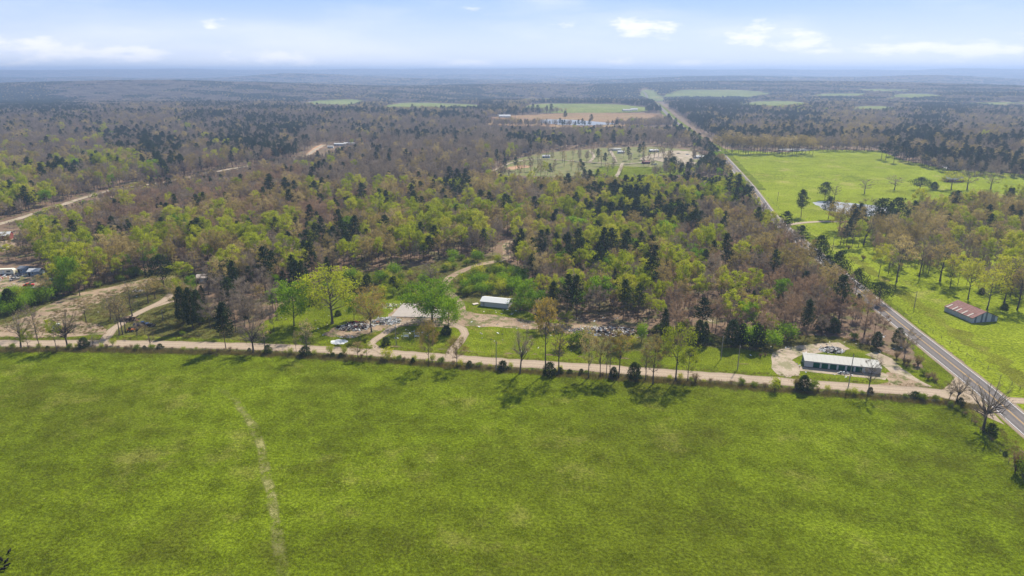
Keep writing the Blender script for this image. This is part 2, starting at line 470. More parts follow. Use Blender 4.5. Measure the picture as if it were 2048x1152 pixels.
def conic(seed, H, Wd, n, ls=.3, base=.02, dome=.7):
    rg = np.random.RandomState(seed); t = MB(); t.tube([(0, 0, 0), (0, 0, H * .5), (0, 0, H * .92)], [.05 + H * .012, .05 + H * .006, .02], 5)
    f = rg.uniform(0, 1, n) ** 1.25; z = (base + (1 - base) * f) * H; az = rg.uniform(0, 6.28, n)
    lobe = 1 + .2 * np.sin(az * 3 + seed + f * 7) + .2 * np.sin(az * 5 + f * 13 + seed * 2)
    r = Wd / 2 * (1 - f ** 1.5) ** dome * lobe * np.sqrt(rg.uniform(.45, 1, n)) * (.7 + .3 * np.minimum(1, f * 8))
    cen = np.stack([np.cos(az) * r, np.sin(az) * r, z], 1); cen += rg.normal(size=cen.shape) * .2; cen[:, 2] = np.abs(cen[:, 2])
    V, F = kites(rg, cen, ls, asp=.5)
    return t, V, [tuple(x) for x in F], [0] * len(F)


def bush(seed, H, Wd, n, ls=.22, ntw=150):
    rg = np.random.RandomState(seed); t = MB(); tipl = []
    for i in range(9):
        a = i * 2.4; r = Wd * .4 * rg.uniform(.3, 1); e = Vector((math.cos(a) * r, math.sin(a) * r, H * rg.uniform(.55, .95)))
        t.tube([(math.cos(a) * .08, math.sin(a) * .08, 0), (e.x * .4, e.y * .4, e.z * .55), e], [.05, .035, .012], 3, cap=False); tipl.append(tuple(e))
    tip = np.array(tipl); c = rg.randint(0, len(tip), n)
    cen = tip[c] + rg.normal(size=(n, 3)) * np.array([Wd * .15, Wd * .15, H * .18]); cen[:, 2] = np.abs(cen[:, 2])
    V, F = kites(rg, cen, ls); Vs = [V]; Fs = [tuple(x) for x in F]; MI = [0] * len(F)
    if ntw:
        org = tip[rg.randint(0, len(tip), ntw)] * rg.uniform(.3, 1, (ntw, 1)); d = rg.normal(size=(ntw, 3)) + np.array([0, 0, 1.1]); d /= np.linalg.norm(d, axis=1)[:, None]
        V2, F2 = twigs(rg, org, d, H * .35, .02); Vs.append(V2); Fs += [tuple(x + 4 * n) for x in F2]; MI += [1] * len(F2)
    return t, np.concatenate(Vs), Fs, MI


PROTO = {}


def reg(key, data, H, Wd, leaf, bark, twig=None):
    t, V, F, MI = data; mats = [leaf, twig or leaf]
    tm = t.mesh('trunk', [bark]); cm = meshof('crown', V.tolist(), F, mats, MI)
    nb = len(t.v); jm = meshof('tree', t.v + V.tolist(), t.f + [tuple(i + nb for i in f) for f in F], [bark] + mats, [0] * len(t.f) + [m + 1 for m in MI])
    PROTO[key] = dict(trunk=tm, crown=cm, joined=jm, H=H, W=Wd, leaf=leaf)


# forest stock
for i in range(3): reg(f'bareg{i}', decid(20 + i, 14.5, 6.8, .36, 13, 60, .16, 1900, .65, .15, tl=1.1, tw=.036), 14.5, 6.8, T_grey, B_grey)
for i in range(3): reg(f'barer{i}', decid(30 + i, 14, 6.2, .36, 12, 90, .16, 1700, .6, .14, tl=1.1, tw=.036), 14, 6.2, T_red, B_red)
for i in range(3): reg(f'budy{i}', decid(40 + i, 16, 6.6, .3, 14, 2900, .19, 300, .55, .17), 16, 6.6, L_yel, B_grey, T_grey)
for i in range(3): reg(f'budo{i}', decid(50 + i, 15, 7.2, .34, 14, 1900, .165, 700, .55, .17), 15, 7.2, L_olv, B_grey, T_grey)
for i in range(2): reg(f'leaf{i}', decid(60 + i, 12, 7.5, .2, 13, 2600, .24, 60, .7, .15), 12, 7.5, L_grn, B_grey)
for i in range(3): reg(f'pine{i}', pine(70 + i, 16, 5.6, .42, 30, 40, .36), 16, 5.6, L_pin, B_red)
for i in range(2): reg(f'cedar{i}', conic(80 + i, 9, 4, 1500, .26), 9, 4, L_ced, B_red)
# single trees by the road and the yards
reg('oak', decid(101, 17, 18, .34, 24, 5200, .25, 900, 1.0, .45, sides=6), 17, 18, L_yel, B_grey, T_grey)
reg('oak_b', decid(102, 17, 13, .40, 18, 2600, .22, 900, .85, .34, sides=5), 17, 13, L_yel, B_grey, T_grey)
reg('elm', decid(103, 13, 17, .2, 26, 9500, .24, 200, .95, .38, sides=6, fork=True), 13, 17, L_grn, B_grey)
reg('elm_b', decid(104, 12, 9, .2, 16, 4600, .22, 100, .8, .22, sides=5, lean=.06), 12, 9, L_grn, B_grey)
reg('orange', decid(105, 12, 8, .3, 20, 2000, .15, 1500, .6, .17, tl=1.1), 12, 8, L_org, B_red, T_red)
reg('amber', decid(106, 13, 11, .22, 22, 3300, .18, 1500, .75, .25, fork=True), 13, 11, L_org, B_grey, T_grey)
reg('bigbare', decid(107, 16, 15, .28, 24, 0, .1, 2000, .5, .5, sides=6, fork=True, tl=1.5, tw=.026), 16, 15, T_grey, B_grey)
reg('bare_a', decid(108, 16, 8, .35, 16, 60, .14, 1300, .5, .27, sides=5, tl=1.1, tw=.028), 16, 8, T_grey, B_grey)
reg('bare_b', decid(109, 15, 7, .4, 14, 150, .15, 1100, .5, .28, sides=5, lean=.08, fork=True, tl=1.1, tw=.028), 15, 7, L_olv, B_grey, T_grey)
reg('slim', decid(110, 16, 4.5, .35, 15, 420, .17, 800, .45, .2, tl=.9, tw=.03, sides=5), 16, 4, L_olv, B_grey, T_grey)
reg('tall_bud', decid(111, 19, 7, .5, 17, 1900, .2, 900, .55, .27, tl=1.1, sides=5), 19, 7, L_org, B_grey, T_grey)
reg('sparse_bud', decid(112, 16, 8, .3, 18, 1500, .2, 1100, .5, .26, tl=1.1, sides=5), 16, 8, L_olv, B_grey, T_grey)
reg('ybud', decid(113, 16, 9, .33, 16, 2600, .22, 400, .65, .25, sides=5), 16, 9, L_yel, B_grey, T_grey)
reg('pine_tall', pine(120, 16, 6, .38, 40, 60, .32, .8, .18), 16, 6, L_pin, B_red)
reg('pine_wide', pine(121, 13, 12, .35, 34, 60, .4, .4, .3), 13, 12, L_pin, B_red)
reg('cedar_c', conic(122, 12, 4.5, 2600, .26, .14, .5), 12, 4.5, L_ced, B_red)
reg('cedar_ball', conic(123, 4, 4.5, 1800, .2, .02, .45), 4, 4.5, L_ced, B_red)
reg('shrub_g', bush(130, 3, 4.2, 900, .2), 3, 4.2, L_shr, B_grey, T_grey)
reg('shrub_y', bush(131, 4, 4.2, 750, .18), 4, 4.2, L_yel, B_grey, T_grey)
reg('shrub_l', bush(132, 5, 5.5, 1300, .22), 5, 5.5, L_grn, B_grey, T_grey)
reg('shrub_d', bush(133, 2.4, 3.6, 160, .14, 700), 2.4, 3.6, L_dry, B_red, L_dry)


def patch(seed, size, ncr, hh, cw, per, ls, leaf, mix):
    rg = np.random.RandomState(seed); cen = []; mi = []
    for i in range(ncr):
        x, y = rg.uniform(-size / 2, size / 2, 2); h = hh * rg.uniform(.75, 1.1); m = rg.choice(len(mix), p=mix)
        g = rg.normal(size=(per, 3)); g /= np.linalg.norm(g, axis=1)[:, None]; g[:, 2] = np.abs(g[:, 2]) * 1.2 - .35
        tall = 1.15 if m == 2 else 1
        cen.append(np.stack([x + g[:, 0] * cw / 2, y + g[:, 1] * cw / 2, h * .66 * tall + g[:, 2] * h * .33], 1)); mi += [m] * per
    V, F = kites(rg, np.concatenate(cen), ls, asp=.7)
    me = meshof('grove', V.tolist(), [tuple(f) for f in F.tolist()], leaf, mi)
    PROTO_P.append(me)


PROTO_P = []
PM = [T_grey, L_olv, L_pin]
for i, mx in enumerate([(.82, .13, .05), (.62, .28, .10), (.40, .5, .10), (.2, .12, .68)]):
    patch(200 + i, 34, 18, 14, 8.5, 80, 1.0, PM, mx)
for i, mx in enumerate([(.82, .13, .05), (.6, .28, .12), (.4, .5, .1), (.15, .1, .75)]):
    patch(210 + i, 80, 46, 14, 12, 40, 2.4, PM, mx)

# ------------------------------------------------------------------ ground sheet
def add_ground():
    rad = [0.0, 30, 60, 100, 150, 200, 260, 330, 400, 500, 600]
    while rad[-1] < 15300: rad.append(rad[-1] * 1.022)
    ang = [R(a) for a in np.concatenate([np.arange(-50, 50, .5), np.arange(50, 310, 5)])]
    V = [(0, 0, 0)]; na = len(ang)
    for r in rad[1:]:
        a = np.array(ang); x = np.sin(a) * r; y = np.cos(a) * r; z = hgt(x, y)
        V += list(zip(x.tolist(), y.tolist(), z.tolist()))
    F = [(0, 1 + (j + 1) % na, 1 + j) for j in range(na)]
    for i in range(len(rad) - 2):
        o = 1 + i * na; q = o + na
        F += [(o + j, o + (j + 1) % na, q + (j + 1) % na, q + j) for j in range(na)]
    me = meshof('ground', V, F, [M_floor]); me.polygons.foreach_set('use_smooth', [True] * len(F))
    return tag(link('ground', me), kind='structure', label=None), min(v[2] for v in V), max(v[2] for v in V)


G, zmin, zmax = add_ground()


def sheet(name, pts, m, z, jit=1.0, far=False, world=False, seed=1):
    """flat patch of ground cover with an uneven edge; pts are photo pixels of its outline"""
    p3 = [Vector((*p, 0)) if world else P(*p) for p in pts]
    if name not in ('pasture', 'verge', 'field', 'road_junction', 'storage_apron'):
        for _ in range(2):
            p3 = [q for i in range(len(p3)) for q in (p3[i].lerp(p3[(i + 1) % len(p3)], .2), p3[i].lerp(p3[(i + 1) % len(p3)], .8))]
    rg = random.Random(seed); out = []
    for i, a in enumerate(p3):
        b = p3[(i + 1) % len(p3)]; L = (b - a).length; n = max(1, int(L / 2.2))
        n = min(n, 40); nn = Vector((-(b - a).y, (b - a).x, 0)).normalized() if L > .01 else Vector((0, 0, 0))
        for k in range(n): out.append(a.lerp(b, k / n) + nn * rg.uniform(-jit, jit))
    bm = bmesh.new(); vs = [bm.verts.new((p.x, p.y, 0)) for p in out]
    try: bm.faces.new(vs)
    except ValueError: pass
    bmesh.ops.triangulate(bm, faces=bm.faces[:])
    dmax = max(p.length for p in out)
    if dmax > 640:
        xs = [p.x for p in out]; ys = [p.y for p in out]; st = 22 if dmax < 1800 else 45
        for ax, lo, hi in ((0, min(xs), max(xs)), (1, min(ys), max(ys))):
            c = lo + st
            while c < hi:
                co = [0, 0, 0]; no = [0, 0, 0]; co[ax] = c; no[ax] = 1
                bmesh.ops.bisect_plane(bm, geom=bm.verts[:] + bm.edges[:] + bm.faces[:], plane_co=co, plane_no=no); c += st
    for v in bm.verts:
        d = math.hypot(v.co.x, v.co.y); v.co.z = float(hgt(v.co.x, v.co.y)) + z + (.15 + (d - 640) * .0009 if d > 640 else 0)
    bmesh.ops.recalc_face_normals(bm, faces=bm.faces[:])
    if bm.faces and bm.faces[0].normal.z < 0: bmesh.ops.reverse_faces(bm, faces=bm.faces[:])
    me = bpy.data.meshes.new(name); bm.to_mesh(me); bm.free(); me.materials.append(m)
    return tag(link(name, me), kind='structure')


ROADS_N = {}


def smooth_path(p, step):
    out = []; n = len(p)
    for i in range(n - 1):
        p0 = p[max(i - 1, 0)]; p1 = p[i]; p2 = p[i + 1]; p3 = p[min(i + 2, n - 1)]
        k = max(2, int((p2 - p1).length / step))
        for j in range(k):
            t = j / k; out.append(.5 * ((2 * p1) + (p2 - p0) * t + (2 * p0 - 5 * p1 + 4 * p2 - p3) * t * t + (3 * p1 - p0 - 3 * p2 + p3) * t ** 3))
    out.append(p[-1]); return out


ROADS = []


def ribbon(name, pts, wid, m, z, off=0., step=6., world=False, jit=0., parent=None, kind='structure', avoid=2.0, thick=0, soft=True):
    p = smooth_path([Vector((*q, 0)) if world else P(*q) for q in pts], step)
    V = []; F = []; UV = []; L = 0; rg = random.Random(3)
    nx = 4
    for i, a in enumerate(p):
        d = p[min(i + 1, len(p) - 1)] - p[max(i - 1, 0)]; nn = Vector((d.y, -d.x, 0)).normalized()
        if i: L += (a - p[i - 1]).length
        wl = wid / 2 + rg.uniform(-jit, jit); wr = wid / 2 + rg.uniform(-jit, jit)
        for j in range(nx + 1):
            t = j / nx; q = a + nn * (off - wl + (wl + wr) * t); dd = math.hypot(q.x, q.y)
            V.append((q.x, q.y, float(hgt(q.x, q.y)) + z + (.3 + (dd - 640) * .0012 if dd > 640 else 0))); UV.append((t, L * .1))
    for i in range(len(p) - 1):
        for j in range(nx): a = i * (nx + 1) + j; F.append((a, a + 1, a + nx + 2, a + nx + 1))
    me = meshof(name, V, F, [m]); uv = me.uv_layers.new(name='UVMap')
    for lp in me.loops: uv.data[lp.index].uv = UV[lp.vertex_index]
    o = link(name, me, parent)
    if kind and not parent: tag(o, kind=kind)
    ROADS_N[name] = np.array([[q.x, q.y] for q in p])
    if avoid is not None: ROADS.append((np.array([[q.x, q.y] for q in p]), wid / 2 + avoid))
    return o, p


# fields and yards, lowest first
sheet('pasture', [(-700, 692), (0, 690), (240, 691), (500, 698), (740, 711), (1000, 731), (1400, 757), (1700, 782), (1880, 794), (1925, 812), (1990, 860), (2048, 905), (2300, 1010), (2700, 1500), (2600, 3000), (-800, 3000), (-1500, 1200)], M_past, .005, .4)
sheet('verge', [(-700, 660), (0, 664), (230, 668), (500, 678), (740, 690), (1000, 706), (1180, 714), (1400, 722), (1560, 732), (1850, 740), (1770, 620), (1550, 450), (1462, 345), (1500, 380), (1640, 480), (1860, 670), (2048, 830), (2300, 1020), (2048, 905), (1925, 812), (1880, 794), (1400, 757), (1000, 731), (500, 698), (0, 690), (-700, 692)], M_lawn, .009, .5)
sheet('yard_grass', [(-60, 672), (0, 640), (60, 612), (150, 585), (230, 560), (320, 535), (430, 545), (385, 575), (420, 640), (520, 668), (520, 682), (230, 669), (0, 664)], M_rough, .014, 1.2)
sheet('lawn', [(455, 684), (540, 640), (560, 612), (600, 596), (660, 588), (760, 565), (820, 560), (885, 560), (925, 585), (1040, 620), (1160, 655), (1330, 690), (1500, 676), (1600, 676), (1700, 684), (1790, 720), (1850, 745), (1560, 734), (1400, 724), (1180, 714), (1000, 706), (740, 690)], M_lawn, .018, 1.2)
sheet('rough_ground', [(1130, 668), (1290, 655), (1400, 662), (1520, 690), (1600, 668), (1700, 676), (1800, 716), (1840, 742), (1780, 722), (1700, 690), (1640, 688), (1560, 712), (1500, 700), (1380, 690), (1240, 706), (1130, 700)], M_rough, .02, 1.0)
sheet('brush_clearing', [(590, 600), (640, 565), (720, 545), (850, 530), (900, 515), (1000, 512), (1030, 540), (1070, 600), (1060, 622), (960, 612), (905, 590), (830, 575), (720, 585)], M_rough, .022, 1.5)
sheet('field', [(1462, 345), (1432, 299), (1560, 306), (1640, 300), (1760, 303), (1800, 320), (1900, 340), (2060, 352), (2300, 370), (2500, 700), (2400, 1010), (2300, 1020), (2048, 830), (1860, 670), (1640, 480), (1560, 430)], M_field, .022, 1.0)
sheet('clearing_grass', [(985, 352), (1010, 326), (1080, 308), (1190, 298), (1290, 294), (1380, 300), (1425, 318), (1410, 345), (1330, 352), (1240, 362), (1120, 356)], M_scrub, .03, 3)
sheet('clearing_lawn', [(1180, 352), (1200, 333), (1300, 336), (1390, 339), (1380, 350), (1300, 356), (1220, 362)], M_lawn, .08, 3)
sheet('gravel_lot', [(1270, 322), (1310, 306), (1350, 302), (1395, 306), (1412, 318), (1375, 322), (1400, 330), (1350, 330), (1310, 322)], M_dirt2, .2, 2)
sheet('bare_soil', [(1005, 341), (1020, 335), (1050, 331), (1065, 334), (1050, 338), (1030, 341)], M_red, .14, 2)
sheet('bare_soil', [(605, 318), (622, 299), (645, 288), (652, 291), (630, 306), (615, 322)], M_red, .14, 2)
sheet('brown_meadow', [(955, 250), (985, 234), (1150, 226), (1330, 228), (1342, 240), (1325, 250), (1180, 258), (1040, 254)], M_mead, .3, 8)
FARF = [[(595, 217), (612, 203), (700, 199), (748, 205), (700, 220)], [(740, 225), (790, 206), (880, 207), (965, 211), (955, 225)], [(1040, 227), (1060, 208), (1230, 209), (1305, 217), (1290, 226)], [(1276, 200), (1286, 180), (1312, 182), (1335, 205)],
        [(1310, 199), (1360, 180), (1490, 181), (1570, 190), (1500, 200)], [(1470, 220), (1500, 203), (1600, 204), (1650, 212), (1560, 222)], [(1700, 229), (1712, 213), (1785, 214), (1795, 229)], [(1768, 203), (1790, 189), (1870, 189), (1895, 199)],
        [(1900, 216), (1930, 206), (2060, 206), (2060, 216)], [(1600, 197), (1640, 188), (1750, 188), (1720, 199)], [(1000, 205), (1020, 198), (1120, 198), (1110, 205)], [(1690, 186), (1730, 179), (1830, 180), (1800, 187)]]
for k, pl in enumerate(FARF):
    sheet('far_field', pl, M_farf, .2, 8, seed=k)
# dirt and gravel yards
sheet('dirt_yard', [(-80, 540), (0, 536), (60, 540), (100, 556), (90, 572), (40, 585), (0, 596), (-80, 600)], M_dirt, .032, 1.0)
sheet('yard_grass', [(-80, 596), (0, 594), (60, 580), (104, 568), (90, 606), (30, 640), (-80, 665)], M_rough, .011, 1.0)
sheet('dirt_yard', [(-60, 470), (0, 462), (30, 466), (38, 484), (20, 500), (-60, 505)], M_dirt, .05, 1.0)
sheet('dirt_yard', [(-60, 672), (0, 650), (60, 632), (110, 610), (150, 596), (210, 578), (290, 562), (300, 570), (240, 586), (180, 612), (150, 640), (200, 650), (225, 668), (160, 672), (60, 676)], M_dirt, .03, 1.0)
sheet('gravel_apron', [(740, 640), (790, 632), (806, 640), (860, 634), (900, 622), (960, 626), (1030, 636), (1120, 648), (1200, 650), (1240, 660), (1160, 672), (1100, 660), (1000, 655), (930, 652), (900, 656), (830, 650), (770, 660)], M_dirt, .034, .8)
sheet('rubble_ground', [(640, 668), (690, 648), (770, 636), (800, 610), (850, 604), (900, 618), (870, 640), (790, 644), (760, 662), (690, 678)], M_dirt, .026, 1.2)
LOT = [(1578, 752), (1566, 738), (1562, 718), (1580, 706), (1610, 699), (1650, 695), (1690, 692)]
# roads
RD = [(-500, 686), (-200, 686), (0, 687), (120, 687), (240, 687), (370, 690), (500, 693), (620, 698), (740, 705), (870, 714), (1000, 724), (1200, 737), (1400, 751), (1560, 763), (1700, 774), (1800, 781), (1880, 787), (1960, 800)]
ribbon('gravel_road', RD, 6.9, M_gravel, .05, jit=.4, step=3., avoid=4)
HWP = [(2210.9, 973.6), (2098.0, 891.5), (1969.9, 781.3), (1867.4, 699.5), (1774.5, 625.5), (1636.1, 511.5), (1548.4, 436.2), (1495.0, 370.3), (1432, 301), (1392, 278), (1356, 249), (1325, 220), (1294, 196), (1286, 185)]
HW = [tuple(P(*q)[:2]) for q in HWP]
HW = [(HW[0][0] - 14, HW[0][1] - 130), (HW[0][0] - 5, HW[0][1] - 60)] + HW
_, hp = ribbon('highway', HW, 7.6, M_asph, .075, world=True, avoid=7)
ribbon('verge', HW[6:], 24, M_lawn, .02, world=True, jit=1.5, avoid=None)
ribbon('verge', HW[1:8], 6, M_band, .028, off=18, world=True, jit=2.6, step=4., avoid=None)
ribbon('shoulder', HW, 9.6, M_gravel, .045, world=True, jit=.1, avoid=None)
sheet('road_junction', [(1880, 783), (1900, 768), (1911, 753), (1960, 800), (2010, 850), (1960, 828), (1925, 806), (1880, 794)], M_junc, .055, .1)
HWn = HW[:12]
ribbon('road_marking', HWn, .17, M_white, .1, off=3.45, world=True, avoid=None)
ribbon('road_marking', HWn, .17, M_white, .1, off=-3.45, world=True, avoid=None)
ribbon('road_marking', HWn, .11, M_yel, .1, off=.14, world=True, avoid=None)
ribbon('road_marking', HWn, .11, M_yel, .1, off=-.14, world=True, avoid=None)
ribbon('driveway', [(1995, 800), (2030, 801), (2120, 806)], 4.5, M_gravel, .05, avoid=1)
ribbon('driveway', [(765, 704), (742, 688), (768, 668), (800, 648), (850, 640), (910, 650), (930, 668), (905, 700), (900, 715)], 3.6, M_gravel, .06, jit=.2)
ribbon('driveway', [(1566, 452), (1600, 446), (1650, 443), (1720, 444), (1800, 444)], 4.6, M_gravel, .05)
ribbon('dirt_track', [(930, 640), (915, 600), (893, 582), (892, 562), (912, 548), (955, 530), (1010, 517), (1012, 490), (1030, 478)], 4.2, M_dirt, .05, jit=.4)
ribbon('dirt_track', [(205, 687), (225, 660), (262, 634), (300, 615), (330, 600), (350, 582), (372, 572)], 4.0, M_gravel, .055, jit=.3)
ribbon('dirt_track', [(300, 616), (340, 604), (380, 597)], 3.0, M_gravel, .05, jit=.3)
ribbon('dirt_track', [(60, 640), (120, 604), (170, 588), (230, 576), (290, 562), (330, 556)], 6, M_dirt, .052, jit=.6)
ribbon('dirt_track', [(-200, 560), (0, 584), (30, 574), (42, 552)], 5, M_dirt, .05, jit=.4)
ribbon('storage_drive', LOT, 7.5, M_dirt2, .045, jit=.7, avoid=.5)
ribbon('storage_drive', [(1740, 706), (1768, 718), (1790, 738), (1812, 756), (1850, 776)], 6.0, M_dirt2, .045, jit=.5, avoid=.5)
sheet('storage_lot', [(1590, 722), (1600, 736), (1600, 748), (1578, 756), (1560, 752), (1572, 735), (1575, 718)], M_dirt2, .05, .4)
sheet('storage_lot', [(1766, 750), (1778, 744), (1800, 748), (1850, 770), (1856, 778), (1790, 776), (1740, 771), (1780, 764)], M_dirt, .047, .4)
ribbon('forest_road', [(-80, 468), (0, 448), (60, 430), (130, 408), (230, 384), (320, 368), (400, 352), (480, 336), (560, 325), (610, 314), (632, 300), (648, 291)], 5.6, M_dirt2, .06, jit=.5, avoid=3)
ribbon('dirt_track', [(1400, 622), (1410, 632), (1424, 644)], 2.2, M_dirt2, .05, jit=.2)
ribbon('dirt_track', [(985, 344), (1030, 326), (1090, 320), (1180, 327), (1260, 329), (1320, 320)], 3.6, M_dirt2, .3, jit=.4)
ribbon('dirt_track', [(1180, 325), (1188, 314), (1180, 303)], 3.6, M_dirt2, .35, jit=.3)
ribbon('dirt_track', [(1232, 327), (1226, 312), (1218, 300)], 3.6, M_dirt2, .35, jit=.3)
ribbon('dirt_track', [(1245, 328), (1238, 345), (1230, 358)], 3.6, M_dirt2, .35, jit=.3)
# worn stripe of dry grass across the pasture
def stripe_mat(k):
    p = k.n('ShaderNodeNewGeometry').outputs['Position']; n1 = k.noise(p, .25, 5, .7); n2 = k.noise(p, 2.5, 5, .8)
    uv = k.n('ShaderNodeUVMap').outputs[0]; sp = k.n('ShaderNodeSeparateXYZ'); k.l(uv, sp.inputs[0])
    x = k.m('ABSOLUTE', k.m('SUBTRACT', sp.outputs[0], .5))
    ends = k.sm(k.m('ABSOLUTE', k.m('SUBTRACT', sp.outputs[1], 5.6)), 2.2, 6.0, 1, 0)
    f = k.m('MULTIPLY', k.m('MULTIPLY', k.sm(k.m('ADD', k.m('MULTIPLY', n1, .7), k.m('MULTIPLY', n2, .55)), .55, .75), k.sm(x, .2, .47, 1, 0)), ends)
    a = bsdf(k, k.mix(n2, (.15, .155, .035, 1), (.30, .275, .11, 1)), .95, spec=.1); tr = k.n('ShaderNodeBsdfTransparent').outputs[0]
    mx = k.n('ShaderNodeMixShader'); k.l(f, mx.inputs[0]); k.l(tr, mx.inputs[1]); k.l(a, mx.inputs[2]); return mx.outputs[0]


M_stripe = mat('dry_stripe', stripe_mat)
ribbon('worn_path', [(430, 770), (470, 800), (503, 850), (522, 900), (535, 960), (545, 1010), (552, 1060), (565, 1130), (580, 1200)], 3.3, M_stripe, .03, jit=.5, avoid=None)
# ponds
sheet('pond', [(1072, 246), (1085, 240), (1150, 241), (1205, 246), (1245, 249), (1180, 253), (1120, 251)], M_water, .6, 3)
sheet('pond', [(1622, 405), (1650, 402), (1690, 405), (1760, 412), (1800, 424), (1760, 434), (1700, 430), (1650, 420), (1636, 412)], M_water, .05, 1)
sheet('pond', [(1882, 333), (1900, 328), (1930, 332), (1925, 342), (1895, 343)], M_water, .3, 1)
sheet('pond', [(1548, 302), (1570, 298), (1625, 300), (1620, 304)], M_water, .3, 1)

# ------------------------------------------------------------------ haze
hz = max(zmax + 22, 150.0); hb = zmin - 1.5; R0 = 15600
b = MB(); b.box(-R0, R0, -R0, R0, hb, hz)
def haze_mat(name):
    m = bpy.data.materials.new(name); m.use_nodes = True; k = N(m.node_tree)
    v = k.n('ShaderNodeVolumePrincipled'); v.inputs['Color'].default_value = (.38, .51, .76, 1)
    v.inputs['Density'].default_value = 1.75e-4; v.inputs['Anisotropy'].default_value = .25
    o = k.n('ShaderNodeOutputMaterial'); k.l(v.outputs[0], o.inputs['Volume']); return m
HZ = b.obj('haze', haze_mat('haze')); tag(HZ, kind='stuff'); HZ.visible_shadow = True

# ------------------------------------------------------------------ trees: copies
CAT = dict(bareg='bare_tree', barer='bare_tree', budy='budding_tree', budo='budding_tree', leaf='leafy_tree', pine='pine_tree', cedar='cedar_tree')


def put_tree(key, name, loc, sc, rz, label, cat, group=None, tilt=(0, 0)):
    pr = PROTO[key]
    e = bpy.data.objects.new(name, None); C.objects.link(e); e.location = loc; e.rotation_euler = (tilt[0], tilt[1], rz); e.scale = sc; e.empty_display_size = .5
    tag(e, label, cat, group)
    link('trunk', pr['trunk'], e); link('crown', pr['crown'], e)
    return e


def px_size(px, py, top):
    g = P(px, py); lo, hi = 0.2, 60
    for _ in range(30):
        m = (lo + hi) / 2
        if proj(g.x, g.y, g.z + m)[1] > top: lo = m
        else: hi = m
    yy = g.y * math.cos(PITCH) - (g.z - CAM_H) * math.sin(PITCH)
    return g, lo, yy / FPX


SOLO = []


def solo(key, px, py, top, wpx, name, label, cat, rz=None, tilt=(0, 0), group=None):
    g, h, mpp = px_size(px, py, top); pr = PROTO[key]; k = wpx * mpp / pr['W']
    SOLO.append((g.x, g.y, wpx * mpp * .35 + 1))
    return put_tree(key, name, g, (k, k, h / pr['H']), rng.uniform(0, 6.28) if rz is None else rz, label, cat, group, tilt)


